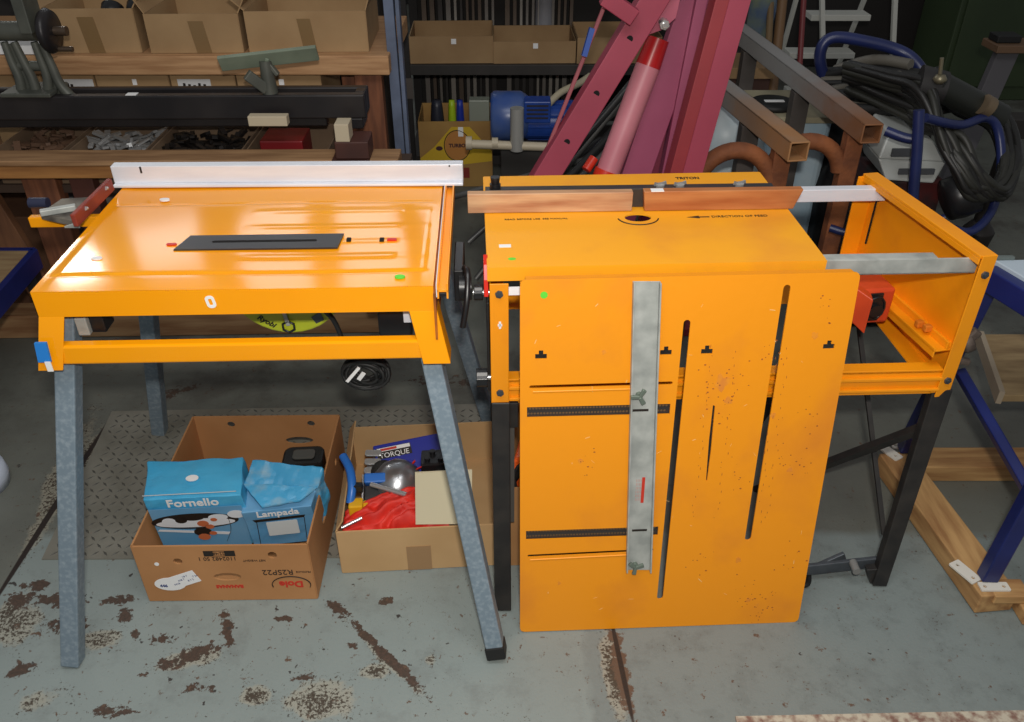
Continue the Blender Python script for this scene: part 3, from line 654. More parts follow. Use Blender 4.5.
for sx, sy, r_ in ((721, 382, .018), (728, 401, .010), (748, 600, .008), (757, 605, .006), (580, 461, .007), (559, 583, .006), (738, 560, .009), (790, 470, .008), (604, 352, .006), (815, 335, .010), (773, 415, .008)):
    x, y = uv(sx, sy); m.prism([(x + r_ * (.6 + .5 * noise.noise((math.cos(t) * 1.5 + sx, math.sin(t) * 1.5, sy))) * math.cos(t), y + 1.3 * r_ * (.6 + .5 * noise.noise((math.cos(t) * 1.5 + sx, math.sin(t) * 1.5, sy))) * math.sin(t)) for t in [i * math.pi / 9 for i in range(18)]], .00005, .0002)
m.build('faded_patches', mat('faded_patch', (218, 132, 44), .6, 0, (232, 146, 30), 60, 6, (.4, .6)), pan, kind='stuff')
# aluminium mitre channel hooked over the top
f0, f1, f2, f3 = uv(626, 571, .006), uv(651, 571, .006), uv(661, 282, .006), uv(633, 282, .006)
ch = thing('aluminium_channel', 'dull aluminium channel with two wing screws on the front of the leaning orange panel', 'fence channel', PM @ Vector((f0[0], f0[1], .006)))
m = MB(PM)
def strip(a0, a1, b0, b1, z0, z1):
    m.hexa([(a0[0], a0[1], z0), (a1[0], a1[1], z0), (b1[0], b1[1], z0), (b0[0], b0[1], z0), (a0[0], a0[1], z1), (a1[0], a1[1], z1), (b1[0], b1[1], z1), (b0[0], b0[1], z1)])
strip(f0, f1, f3, f2, .001, .003)
strip(f0, (f0[0] + .003, f0[1]), f3, (f3[0] + .003, f3[1]), .003, .014); strip((f1[0] - .003, f1[1]), f1, (f2[0] - .003, f2[1]), f2, .003, .014)
m.build('channel', ALU_OLD, ch, .0006)
for px, py in ((640, 410), (639, 530)):
    x, y = uv(px, py, .003); m = MB(PM); m.box((x - .014, y - .003, .0031), (x + .016, y + .002, .0034)); m.build('channel_slot', INK, ch)
for (px, py, an) in ((639, 395, 60), (635, 565, 20)):
    x, y = uv(px, py, .006); m = MB(PM); m.cyl((x, y, .003), (x, y, .012), .006, 10)
    for k in range(3):
        a = R(an + 120 * k); m.bar((x, y, .014), (x + .017 * math.cos(a), y + .017 * math.sin(a), .014), .006, .006, (0, 0, 1), 0, .009, .006)
    m.build('wing_screw', mat('greenish_screw', (128, 140, 128), .4, .6), ch, .0015)
x, y = uv(642, 488, .003); m = MB(PM); m.box((x - .001, y - .035, .0031), (x + .005, y + .025, .0034)); m.build('red_label', REDINK, ch)
m = MB(PM)
for k in range(4):
    for j in range(6): m.box((x - .012 + k * .003, y - .03 + j * .009, .0031), (x - .0112 + k * .003, y - .024 + j * .009, .0033))
m.build('label_print', mat('faded_red_ink', (190, 130, 120), .6), ch)

# ------------------------------------------------------------ cartons on the floor
def carton(label, M, w, d, h, mt, nm='cardboard_box', t=.004, flaps=(), holes=(), group=None, cat='cardboard box', skew=0.):
    """open carton; M puts its front left bottom corner; flaps: (side, length, angle from upright outwards)"""
    o = thing(nm, label, cat, M.translation, M.to_euler().z, group)
    m = MB(M)
    F_, B_ = frame((0, 0, 0), (1, 0, 0), (0, 0, 1)), frame((0, d, 0), (1, 0, 0), (0, 0, 1))
    m.sheet([(0, 0), (w, 0), (w, h), (0, h)], [x for s_, x in holes if s_ == 'f'], t, F_)
    m.sheet([(0, 0), (w, 0), (w, h), (0, h)], [x for s_, x in holes if s_ == 'b'], t, B_)
    m.sheet([(0, 0), (d, 0), (d, h), (0, h)], [x for s_, x in holes if s_ == 'l'], t, frame((0, 0, 0), (0, 1, 0), (0, 0, 1)))
    m.sheet([(0, 0), (d, 0), (d, h), (0, h)], [x for s_, x in holes if s_ == 'r'], t, frame((w, 0, 0), (0, 1, 0), (0, 0, 1)))
    m.box((0, 0, .001), (w, d, .005))
    m.build('box_walls', mt, o)
    for sd, l, an in flaps:
        a = R(an); s_, c_ = math.sin(a) * l, math.cos(a) * l; k = .006
        e = {'f': ((k, 0), (w - k, 0), (0, -1)), 'b': ((k, d), (w - k, d), (0, 1)), 'l': ((0, k), (0, d - k), (-1, 0)), 'r': ((w, k), (w, d - k), (1, 0))}[sd]
        (x0, y0), (x1, y1), (nx_, ny_) = e; vs = []
        for z_, q_ in ((h, 0), (h + c_, 1)):
            for (x, y) in ((x0, y0), (x1, y1)): vs.append((x + nx_ * s_ * q_, y + ny_ * s_ * q_, z_))
        nn = (Vector(vs[1]) - Vector(vs[0])).cross(Vector(vs[2]) - Vector(vs[0])).normalized() * .0035
        m = MB(M); vv = [Vector(v) for v in (vs[0], vs[1], vs[3], vs[2])]
        m.hexa([v - nn * .5 for v in vv] + [v + nn * .5 for v in vv]); m.build('flap', mt, o)
    return o
def on_front(M, x, z): return M @ frame((x, -.0024, z), (1, 0, 0), (0, 0, 1))

# fruit carton
BA, BB = Pz(150, 601), Pz(319, 598)
wB = (BB - BA).length
MBn = fz((BA.x + .001, BA.y, .002), R(1.0)); wB -= .004; hB, dB = .170, .445
KB = mat('fruit_carton_board', (184, 132, 84), .8, 0, (168, 118, 72), 5, 5)
ban = carton('brown fruit carton with upside-down printing holding blue boxes, under the left orange table', MBn, wB, dB, hB, KB, 'fruit_carton',
             holes=[('f', oval(wB * .5, .075, .030, .012, 20)), ('f', oval(wB * .24, .125, .010, .009, 14)), ('f', oval(wB * .79, .140, .010, .010, 14)),
                    ('b', oval(wB * .70, .09, .036, .012)), ('b', oval(wB * .25, .145, .010, .009, 12)), ('b', oval(wB * .80, .145, .010, .009, 12)), ('r', oval(dB * .35, .10, .024, .012)), ('r', oval(dB * .75, .11, .01, .01, 12))])
U = Matrix.Rotation(math.pi, 4, 'Z')
def ftext(txt, size, x, z, mi=0, **k): 
    m.text(txt, size, on_front(MBn, x, z) @ U, mi, .0003, **k)
m = MB(); ftext('BANANAS', .013, wB * .5, .045, 0, bold=.0006); m.text('Dole', .026, on_front(MBn, wB * .865, .050) @ U, 0, .0003, bold=.001)
m.build('red_printing', REDINK, ban)
m = MB(); ftext('R2SP22', .022, wB * .80, .088); ftext('1102482 S0 1', .015, wB * .47, .132); ftext('NET WEIGHT', .008, wB * .68, .125); ftext('PRODUCE', .007, wB * .95, .088)
m.tube([on_front(MBn, wB * .865 + .042 * math.cos(R(a)), .048 + .026 * math.sin(R(a))) @ Vector((0, 0, .0004)) for a in range(-20, 200, 12)], .0012, 4)
m.build('dark_printing', INK, ban)
m = MB(MBn); 
for x0, x1 in ((.40, .455), (.52, .58)): m.box((wB * x0, -.0028, .140), (wB * x1, -.0024, .155))
m.box((wB * .40, -.0028, .1395), (wB * .58, -.0024, .1407)); m.box((wB * .40, -.0028, .1543), (wB * .58, -.0024, .1555)); ftext('PERU ECU', .011, wB * .49, .1475) if False else None
m.build('printed_code', INK, ban)
m = MB(); m.text('22/48', .011, on_front(MBn, wB * .487, .1475) @ U, 0, .0003); m.build('printed_number', INK, ban)
m = MB(); m.prism(oval(0, 0, .034, .020), 0, .0007, on_front(MBn, wB * .155, .055)); m.prism([(-.036, -.018), (.03, -.018), (.03, .018), (-.036, .018)], .0002, .0009, on_front(MBn, wB * .25, .070) @ Matrix.Rotation(R(22), 4, 'Z'))
lab = m.build('white_label', WHITE, ban)
m = MB(); 
for k in range(5):
    m.text('0418 7 26'[k:k + 5], .007, on_front(MBn, wB * (.20 + .028 * k), .056 + .008 * (k % 3) + .004 * k) @ Matrix.Translation((0, 0, .0012)) @ Matrix.Rotation(R(22), 4, 'Z'), 0, .0001)
m.text('446', .011, on_front(MBn, wB * .115, .050) @ Matrix.Translation((0, 0, .0010)), 0, .0001, bold=.0005)
m.build('label_print', mat('label_blue_ink', (40, 60, 120), .6), lab)
m = MB(); m.prism(oval(0, 0, .005, .005, 12), 0, .0006, on_front(MBn, wB * .115, .118)); m.build('round_sticker', WHITE, ban)

def bluebox(name, label, corners, mt, group=None, disp=.006, bottom=.12):
    """corners: front-left, front-right, back-right, back-left of the top"""
    o = thing(name, label, 'printed box', (corners[0] + corners[1] + corners[2] + corners[3]) / 4 - Vector((0, 0, bottom)), 0, group)
    low = [Vector((c.x, c.y, 0)) for c in corners]
    return o
FORN = mat('bright_blue_card', (62, 166, 214), .38, 0, (84, 178, 220), 6, 3)
FORN2 = mat('mid_blue_card', (116, 168, 204), .38, 0, (84, 152, 200), 5, 3)
# box marked Fornello
za = .232
tf = [Pz(143, 500, za - .012), Pz(241, 495, za - .012), Pz(243, 457, za + .006), Pz(148, 462, za + .006)]
dn = Vector((.012, .020, -.165))
fo = thing('fornello_box', 'bright blue box lettered Fornello at the front left of the fruit carton', 'printed box', (tf[0] + tf[2]) / 2 + Vector((0, 0, -.18)))
m = MB(); m.hexa([p + dn + Vector((0, .0, 0)) for p in tf] + tf); m.build('box_body', FORN, fo, .002, subd=4, disp=.010, dscale=.06)
FM = frame((tf[0] + tf[1]) / 2, tf[1] - tf[0], -dn)       # x right, y up the front, z to the viewer
m = MB(); m.sheet([(-.098, -.168), (.098, -.168), (.100, -.028), (-.100, -.028)], [], .0006, FM @ Matrix.Translation((0, 0, .0052)))
m.build('photo_panel', FORN2, fo)
m = MB(); m.text('Fornello', .033, FM @ Matrix.Translation((-.001, -.012, .0056)), 0, .0004, 0, .0007); m.build('box_title', WHITE, fo)
m = MB(); z_ = .0062; FM = FM @ Matrix.Translation((0, .018, 0)) @ Matrix.Diagonal((1.08, 1.45, 1, 1))
m.prism(oval(-.008, -.062, .088, .018, 30), z_, z_ + .0003, FM); m.build('pictured_rim', INK, fo)
m = MB(); m.prism(oval(-.008, -.066, .080, .010, 30), z_ + .0004, z_ + .0006, FM); m.prism(oval(-.060, -.060, .014, .008), z_ + .0007, z_ + .0009, FM); m.prism(oval(.040, -.055, .020, .007), z_ + .0007, z_ + .0009, FM); m.prism(oval(.078, -.050, .018, .009), z_ + .0007, z_ + .0009, FM)
m.prism([(-.09, -.082), (.05, -.098), (.055, -.092), (-.085, -.078)], z_, z_ + .0003, FM)
m.build('pictured_plate', mat('printed_white', (226, 232, 238), .4), fo)
m = MB(); m.prism(oval(-.010, -.052, .024, .008), z_ + .001, z_ + .0012, FM); m.prism(oval(-.035, -.058, .012, .007), z_ + .001, z_ + .0012, FM); m.prism(oval(.0, -.088, .018, .010), z_ + .0004, z_ + .0012, FM); m.build('pictured_handle', INK, fo)
m = MB()
for x, y, r_ in ((.006, -.068, .012), (.018, -.076, .009), (.0, -.100, .013), (.020, -.092, .008), (.030, -.060, .007)): m.prism(oval(x, y, r_, r_ * .6, 10), z_ + .0012, z_ + .0014, FM)
m.build('pictured_food', mat('printed_orange', (200, 110, 70), .4), fo)
m = MB(); m.tube(smooth([(.050, -.03, .006), (.058, -.06, .006), (.045, -.112, .006)]), .0007, 4) if False else m.tube([FM @ p for p in smooth([(.060, -.055, .0068), (.058, -.085, .0068), (.042, -.114, .0068)])], .0007, 4); m.build('pictured_line', INK, fo)
ct = (tf[0] + tf[1] + tf[2] + tf[3]) / 4
TM = frame(ct, tf[1] - tf[0], tf[3] - tf[0]); m = MB(TM); m.prism(oval(-.002, -.004, .014, .009, 14), .0045, .0058); m.build('torn_spot', WHITE, fo)
m = MB(TM); m.tube([(-.10, -.046, .004), (.1, -.046, .0045)], .0012, 4); m.build('worn_edge', mat('worn_card', (190, 200, 205), .7), fo)
# box marked Lampada
tl = [Pz(241, 513, .175), Pz(311, 506, .175), Pz(318, 482, .19), Pz(246, 484, .19)]
la = thing('lampada_box', 'open blue box lettered Lampada at the front right of the fruit carton', 'printed box', (tl[0] + tl[2]) / 2 + Vector((0, 0, -.15)))
m = MB(); dn2 = Vector((.006, .018, -.125)); m.hexa([p + dn2 for p in tl] + tl); m.build('box_body', FORN2, la, .002, subd=3, disp=.006, dscale=.06)
LM = frame((tl[0] + tl[1]) / 2, tl[1] - tl[0], -dn2)
m = MB(); m.text('Lampada', .026, LM @ Matrix.Translation((.002, -.008, .0045)), 0, .0004, 0, .0006); m.build('box_title', WHITE, la)
m = MB(); m.prism(rrect(-.028, -.085, .040, -.036, .003), .0042, .0046, LM); m.build('pictured_lamp', mat('printed_pale', (216, 224, 226), .4), la)
m = MB(); m.prism([(-.055, -.024), (.060, -.022), (.056, -.030), (-.050, -.032)], .0042, .0048, LM)
for x in (-.048, .056): m.bar(LM @ Vector((x, -.03, .0045)), LM @ Vector((x - .006, -.10, .0045)), .0012, .0006) if False else m.prism([(x, -.03), (x + .0016, -.03), (x - .003, -.11), (x - .0046, -.11)], .0042, .0048, LM)
m.build('pictured_bar', INK, la)
# crumpled third blue box, two folded flaps
CR = mat('scuffed_blue_card', (70, 160, 206), .4, 0, (150, 176, 186), 22, 5, (.5, .78))
g1 = [Pz(244, 485, .205), Pz(318, 487, .200), Pz(322, 468, .235), Pz(252, 459, .240)]
cb = thing('crumpled_box', 'crumpled scuffed blue box with torn folded flaps at the rear right of the fruit carton', 'printed box', (g1[0] + g1[2]) / 2 + Vector((0, 0, -.15)))
m = MB(); m.hexa([p + Vector((0, .02, -.11)) for p in g1] + g1); m.build('box_body', CR, cb, .002, subd=4, disp=.014, dscale=.05)
g2 = [Pz(262, 507, .198), Pz(300, 500, .200), Pz(318, 486, .215), Pz(244, 484, .218)]
m = MB(); m.hexa([p + Vector((0, 0, -.004)) for p in g2] + g2); m.build('folded_flap', CR, cb, 0, subd=4, disp=.010, dscale=.04)
# black tool in the rear of the carton
p = Pz(306, 462, .115); bt = thing('black_case', 'dark tinted plastic case in the rear right corner of the fruit carton', 'plastic case', p + Vector((0, 0, -.05)), R(4))
m = MB(fz(p, R(4))); m.prism(rrect(-.055, -.035, .045, .04, .02), -.05, .02); m.build('case_body', mat('smoked_plastic', (34, 34, 34), .15), bt, .006)
m = MB(fz(p, R(4))); m.prism(rrect(-.03, -.015, .025, .02, .01), .02, .026); m.build('case_lid', mat('smoked_lid', (84, 84, 80), .2), bt, .003)

# second carton with tools
A2, B2 = Pz(343, 573), Pz(476, 566)
M2 = fz((A2.x, A2.y, .002), math.atan2(B2.y - A2.y, B2.x - A2.x)); w2, h2, d2 = .385, .100, .37
tb = carton('open tan carton of tools and red cloth, behind the splayed grey leg', M2, w2, d2, h2 + .03, KRAFT_L, flaps=[('l', .03, -30), ('r', .03, 14)])
m = MB(M2); m.box((.150, -.0035, .0), (.205, -.0022, .075)); m.build('tape', mat('brown_tape', (160, 126, 88), .3), tb)
m = MB(M2); m.hexa([(.175, .006, .135), (.300, .004, .13), (.300, .008, .13), (.175, .010, .13), (.18, .045, .252), (.305, .045, .252), (.305, .049, .252), (.18, .049, .252)]); fl_ = m.build('upright_flap', CREAM, tb)
p = M2.inverted() @ Pz(440, 473, .25); m = MB(M2 @ frame((.275, .0405, .250), (1, 0, 0), (0, .3, 1))); m.cyl((0, 0, 0), (0, 0, .002), .005, 12); m.build('flap_hole', DARK, fl_)
m = MB(M2); m.box((.183, .030, .222), (.317, .034, .2235), 0); m.build('flap_crease', KRAFT, fl_) if False else None
# red cloth
cl = thing('red_cloth', 'crumpled bright red cloth at the front of the tan tool carton', 'cloth', M2 @ Vector((.09, .07, .05)))
nx, ny = 60, 34; vs, fs = [], []
for j in range(ny + 1):
    for i in range(nx + 1):
        u, v = i / nx, j / ny; x = .004 + u * .245; y = .004 + v * (.08 + .07 * u)
        z = .112 + .052 * math.sin(u * 2.6) * math.sin(v * 2.4 + .3) + .010 * math.sin((u * 3 - v * 5 + noise.noise((u * 4, v * 4, 0))) * 6) + .008 * noise.noise((u * 9, v * 6, 3))
        if u < .03 or v < .03 or v > .97: z -= .03
        vs.append((x, y, z))
for j in range(ny):
    for i in range(nx): k = j * (nx + 1) + i; fs.append((k, k + 1, k + nx + 2, k + nx + 1))
m = MB(M2).add(vs, fs, 0, True); m.build('cloth', mat('red_fabric', (222, 44, 26), .6, 0, (200, 34, 22), 30, 3), cl)
m = MB(M2); m.cyl((.01, .012, .130), (.055, .03, .140), .004, 8); m.build('silver_toggle', CHROME, cl)
# silver dome lamp
p = M2.inverted() @ Pz(398, 478, .15); ds = thing('metal_dome', 'dull silver dome shade lying in the middle of the tan tool carton', 'lamp shade', M2 @ Vector((p.x, p.y, .09)))
m = MB(); m.lathe([(.062, -.03), (.060, .0), (.050, .028), (.032, .046), (.012, .054), (.002, .055)], M2 @ Matrix.Translation((p.x, p.y, .135)) @ Matrix.Rotation(R(25), 4, 'Y') @ Matrix.Rotation(R(-18), 4, 'X'), 36); m.build('shade', mat('spun_silver', (176, 178, 182), .28, .85), ds)
# blue boxed tool with print
p = M2.inverted() @ Pz(405, 453, .16); MQ = M2 @ Matrix.Translation((p.x + .01, p.y + .02, .11)) @ Matrix.Rotation(R(14), 4, 'Z') @ Matrix.Rotation(R(32), 4, 'X')
bq = thing('blue_tool_box', 'dark blue printed box propped at the back of the tan tool carton', 'printed box', (M2 @ Vector((p.x, p.y + .02, .05))))
DB = mat('deep_blue_card', (36, 46, 150), .35)
m = MB(MQ); m.box((-.085, -.05, -.035), (.085, .05, .035)); m.build('box_body', DB, bq, .003)
m = MB(MQ); m.prism([(-.08, .012), (.005, .012), (.005, .040), (-.08, .040)], .0355, .036); m.build('black_panel', INK, bq)
m = MB(MQ); m.text('TORQUE', .018, Matrix.Translation((-.038, .019, .0364)), 0, .0002); m.box((-.078, .030, .0362), (.003, .039, .0366)); m.build('box_print', WHITE, bq)
m = MB(MQ); m.box((-.07, .0315, .0367), (-.03, .0375, .0369)); m.build('red_print', REDINK, bq)
# black gadget with red wires
p = M2.inverted() @ Pz(436, 462, .16); gd = thing('black_gadget', 'black plastic gadget with red wires beside the blue printed box', 'electric gadget', M2 @ Vector((p.x, p.y, .10)))
m = MB(M2 @ Matrix.Translation((p.x, p.y, .155))); m.box((-.035, -.025, -.05), (.035, .03, .018)); m.box((.0, -.06, -.05), (.08, -.02, -.005))
for x, y in ((-.02, -.01), (.012, -.012), (-.008, .014), (.024, .012)): m.cyl((x, y, .018), (x, y, .027), .007, 10)
m.build('gadget_body', PLAST_BK, gd, .004)
m = MB(M2 @ Matrix.Translation((p.x, p.y, .155))); m.tube(smooth([(-.03, -.02, .01), (-.05, -.04, .012), (-.03, -.055, .01), (.0, -.05, .006)]), .002, 5); m.tube(smooth([(-.05, .0, .01), (-.07, -.03, .0), (-.055, -.05, .0)]), .0025, 5); m.build('red_wire', RED, gd)
# metal buckle strap, clamp with blue pad, blue handle, yellow block, dark knobs
p = Pz(373, 462, .15); bk = thing('chain_strap', 'bright metal linked strap standing left of the blue printed box', 'metal strap', p + Vector((0, 0, -.08)))
m = MB()
for k in range(3): q_ = p + Vector((0, .018 - k * .018, .012 - k * .012)); m.prism(rrect(-.020, -.008, .020, .008, .005), -.005, .005, fz(q_, 0) @ Matrix.Rotation(R(30), 4, 'X'))
m.bar(p + Vector((0, .02, -.08)), p + Vector((0, .01, -.005)), .036, .01, (0, 1, 0)); m.build('links', CHROME, bk, .002)
p = Pz(376, 490, .15); rt2 = thing('ratchet_clamp', 'chrome framed ratchet with blue grip in the tan tool carton', 'ratchet', p + Vector((0, 0, -.06)))
MR = fz(p, R(4)) @ Matrix.Rotation(R(30), 4, 'X')
m = MB(MR); 
for x in (-.029, .029): m.box((x - .002, -.035, -.012), (x + .002, .035, .014))
m.box((-.03, -.037, -.012), (.03, -.033, .010)); m.build('frame', CHROME, rt2, .001)
m = MB(MR); m.box((-.026, .012, -.01), (.026, .036, .02)); m.build('grip', mat('bright_blue_plastic', (42, 110, 196), .35), rt2, .004)
m = MB(MR); m.box((-.026, -.032, -.01), (.026, .010, .006)); m.build('core', PLAST_BK, rt2, .002)
m = MB(); m.cyl(p + Vector((-.01, -.0, .018)), p + Vector((.075, -.035, .018)), .006, 10); m.build('handle', CHROME, rt2)
pts = [Pz(343, 456, .20), Pz(350, 470, .19), Pz(352, 488, .17), Pz(350, 503, .145)]
bh = thing('hand_tool', 'curved bright blue plastic handle against the left wall of the tan tool carton', 'handle', pts[-1] + Vector((0, 0, -.03)))
m = MB(); P_ = smooth(pts, 6); m.tube(P_, .010, 10); m.build('grip', mat('bright_blue_plastic', (42, 110, 196), .35), bh)
m = MB(); m.box((-.012, -.004, -.012), (.010, .012, .008), 0, Matrix.Translation(pts[2] + Vector((.014, 0, 0)))); m.build('trigger', PLAST_BK, bh, .002)
p = Pz(357, 506, .14); yb = MB(fz(p, R(5))); yb.box((-.018, -.015, -.03), (.014, .015, .012)); yb.prism(rrect(.014, -.01, .026, .01, .004), -.01, .008)
yb.build('yellow_block', mat('yellow_plastic', (232, 176, 30), .4), None, .003, 'small yellow plastic block left of the ratchet in the tan tool carton', 'plastic block')
for (px, py, r_, lb) in ((383, 471, .030, 'black round knob tool between the linked strap and silver dome'), (389, 453, .020, 'small dark round cap behind the linked strap in the tan tool carton')):
    p = Pz(px, py, .14); m = MB(); m.lathe([(r_, -.04), (r_, .0), (r_ * .8, .012), (r_ * .3, .016)], Matrix.Translation(p) @ Matrix.Rotation(R(20), 4, 'X'), 18); m.build('round_knob', mat('soft_black', (40, 38, 36), .6), None, 0, lb, 'knob')

# third carton, mostly hidden behind the leaning panel
p0 = Pz(507, 577)
M3 = fz((p0.x + .004, p0.y + .035, .002), R(2))
tc_ = carton('brown carton behind the black left leg of the workcentre and the leaning panel', M3, .34, .30, .24, KRAFT, flaps=[])
m = MB(M3); m.hexa([(.01, .03, .2), (.12, .03, .2), (.12, .12, .2), (.01, .12, .2), (.01, .03, .29), (.10, .03, .33), (.12, .10, .34), (.03, .10, .30)])
m.build('orange_case', mat('orange_plastic', (226, 92, 30), .4), None, .006, 'orange plastic case poking out of the carton behind the leaning panel', 'plastic case', solid=True)
m = MB(M3)
for k in range(6): m.tube([(.045 + .032 * math.cos(t / 9 * math.pi), .012 + .003 * k + .004 * math.sin(t + k), .255 + .05 * math.sin(t / 9 * math.pi) - .008 * k) for t in range(18)], .004, 6, 0, True)
m.build('black_cable', RUBBER, None, 0, 'black cable looped in the carton behind the leaning panel', 'cable')

# ------------------------------------------------------------ blue bench on timber base at the right
bc = thing('blue_work_table', 'dark blue steel table with pale grey top on timber base at the right edge', 'work table', (1.4, 1.5, 0))
f1, r1 = Pz(987, 578, .062), Pz(905, 450, .062)          # front and rear left feet
ft = Vector((f1.x + .03, f1.y + .01, .70)); rtp = Vector((r1.x + .01, r1.y - .10, .68))
def bl_(a, b, w_, d, nm, up_=(0, 1, 0)):
    m = MB(); m.bar(a, b, w_, d, up_); return m.build(nm, BLUE_ST, bc, .003)
e0, e1_ = Py(990, 268, 1.56), Py(1024, 318, 1.34)
tz = e0.z
dirx = Vector((math.cos(R(2)), math.sin(R(2)), 0))
corner_ = Pz(991, 262, tz + .02); fr_ = Pz(1030, 318, tz + .0)
top_f = Vector((f1.x + .05, f1.y + .02, tz))
bl_(Vector((e0.x, e0.y, tz - .02)), Vector((f1.x + .035, f1.y + .0, tz - .02)), .03, .05, 'top_rail', (0, 0, 1))
bl_(f1 + Vector((0, 0, .001)), Vector((f1.x + .035, f1.y + .0, tz - .02)), .036, .03, 'leg')
bl_(Vector((r1.x, r1.y, .065)), Vector((e0.x + .01, e0.y + .0, tz - .02)), .036, .03, 'leg')
bl_(Py(960, 372, 1.60), Vector((f1.x + .02, f1.y + .015, .30)), .022, .03, 'diagonal_brace')
bl_(Vector((e0.x, e0.y + .01, tz - .02)), Vector((e0.x + 1.0, e0.y + .05, tz - .02)), .03, .04, 'top_rail', (0, 0, 1))
bl_(Vector((f1.x + .035, f1.y, tz - .02)), Vector((f1.x + 1.0, f1.y + .03, tz - .02)), .03, .04, 'top_rail', (0, 0, 1))
bl_(Vector((f1.x + 1.0, f1.y + .03, .065)), Vector((f1.x + 1.0, f1.y + .03, tz - .02)), .036, .03, 'leg')
bl_(Vector((e0.x + 1.0, e0.y + .15, .065)), Vector((e0.x + 1.0, e0.y + .05, tz - .02)), .036, .03, 'leg')
m = MB(); a, b = Vector((e0.x + .012, e0.y + .012, tz + .012)), Vector((f1.x + .055, f1.y - .01, tz + .012))
m.hexa([b + Vector((0, 0, -.012)), b + Vector((.95, .03, -.012)), a + Vector((1.0, .05, -.012)), a + Vector((0, 0, -.012)), b, b + Vector((.95, .03, 0)), a + Vector((1.0, .05, 0)), a]); m.build('table_top', GREYTOP, bc, .002)
p = Pz(1004, 259, tz + .012); m = MB(); m.prism(rrect(-.02, -.006, .02, .006, .003), 0, .006, fz(p, 0)); m.build('edge_clip', mat('dull_clip', (96, 106, 104), .5), bc, .001)
p = Py(991, 281, 1.56); m = MB(); m.cyl(p + Vector((0, -.03, 0)), p + Vector((0, -.036, 0)), .008, 6); m.build('bolt', CHROME, bc)
PL = mat('pine_base', (190, 150, 98), .65, 0, (150, 108, 66), 5, 5, stretch=(9, 1, 9), bump=.15, bscale=30)
PLX = mat('pine_base_cross', (190, 150, 98), .65, 0, (150, 108, 66), 5, 5, stretch=(1, 9, 9), bump=.15, bscale=30)
m = MB(); a, b = Pz(886, 462, .05), Pz(978, 590, .05)
dl = (b - a).normalized(); a0_, b0_ = a + Vector((.035, 0, 0)) + dl * -.03, b + Vector((.035, 0, 0)) + dl * .02
m.bar(Vector((a0_.x, a0_.y, .030)), Vector((b0_.x, b0_.y, .030)), .085, .055); m.build('base_beam', PL, bc, .003)
m = MB(); m.box((b.x + .085, b.y - .055, .001), (b.x + 1.1, b.y + .03, .034)); m.build('base_beam', PLX, bc, .003)
m = MB(); m.box((a.x + .085, a.y - .02, .001), (a.x + 1.1, a.y + .06, .05)); m.build('base_beam', PLX, bc, .003)
def plate(px, py, ang, w_, d_):
    p = Pz(px, py, .060); m = MB(fz(p + Vector((0, 0, .0006)), R(ang)))
    m.sheet(rrect(-w_ / 2, -d_ / 2, w_ / 2, d_ / 2, .003), [oval(-w_ * .32, 0, .004, .004, 10), oval(w_ * .32, 0, .004, .004, 10)], .004); m.build('angle_plate', mat('white_plate', (214, 210, 200), .5), bc)
plate(965, 572, -64, .064, .030); plate(994, 587, 0, .064, .024); plate(888, 451, -62, .075, .028); plate(901, 446, 0, .05, .022)
m = MB(); p = Pz(985, 592, .05); m.box((p.x + .012, p.y - .02, .035), (p.x + .09, p.y + .03, .058)); m.build('base_packer', PLX, bc, .002)
# plywood shelf in that table
m = MB(); a, b, c_ = Pz(988, 334, .33), Pz(1075, 334, .33), Pz(1010, 395, .33)
m.hexa([Vector((c_.x - .02, c_.y, .31)), Vector((c_.x + .6, c_.y, .31)), Vector((a.x + .8, a.y, .31)), Vector((a.x - .02, a.y, .31)), Vector((c_.x - .02, c_.y, .33)), Vector((c_.x + .6, c_.y, .33)), Vector((a.x + .8, a.y, .33)), Vector((a.x - .02, a.y, .33))])
m.build('shelf_board', mat('shelf_plywood', (150, 128, 92), .7, 0, (118, 96, 66), 8, 5, stretch=(1, 4, 1)), bc, .002)
m = MB(); m.bar(Vector((a.x - .02, a.y, .322)), Vector((c_.x - .02, c_.y - .0, .322)), .012, .034); m.build('shelf_rail', mat('grey_timber', (146, 134, 116), .7), bc)

# ------------------------------------------------------------ background, left: timber benches, lathe, cartons
yb_ = 2.66; ZB = Py(200, 56, yb_).z                 # upper bench height
ub = thing('timber_bench', 'long rough timber bench carrying the open cartons, behind the lathe', 'bench', (-1.1, 2.8, 0))
xr = Py(388, 52, yb_).x
WB = mat('bench_board', (190, 148, 106), .7, 0, (160, 118, 80), 6, 6, stretch=(1, 12, 12), bump=.2, bscale=12)
m = MB(); m.box((-2.1, yb_, ZB - .058), (xr, yb_ + .55, ZB)); m.build('bench_top', WB, ub, .004)
for px, w_, y_ in ((369, .085, yb_ + .03), (352, .06, yb_ + .10)):
    x = Py(px, 90, y_).x; m = MB(); m.box((x - w_ / 2, y_, 0), (x + w_ / 2, y_ + .05, ZB - .058)); m.build('leg', WOOD_R, ub, .003)
m = MB(); m.box((-2.05, yb_ + .03, 0), (-1.97, yb_ + .08, ZB - .058)); m.build('leg', WOOD_R, ub, .003)
zs = .44; m = MB(); m.box((-2.1, yb_ + .05, zs - .03), (xr - .12, yb_ + .5, zs)); m.build('lower_shelf', WB, ub, .003)
cartons_g = 'cartons on the timber bench'
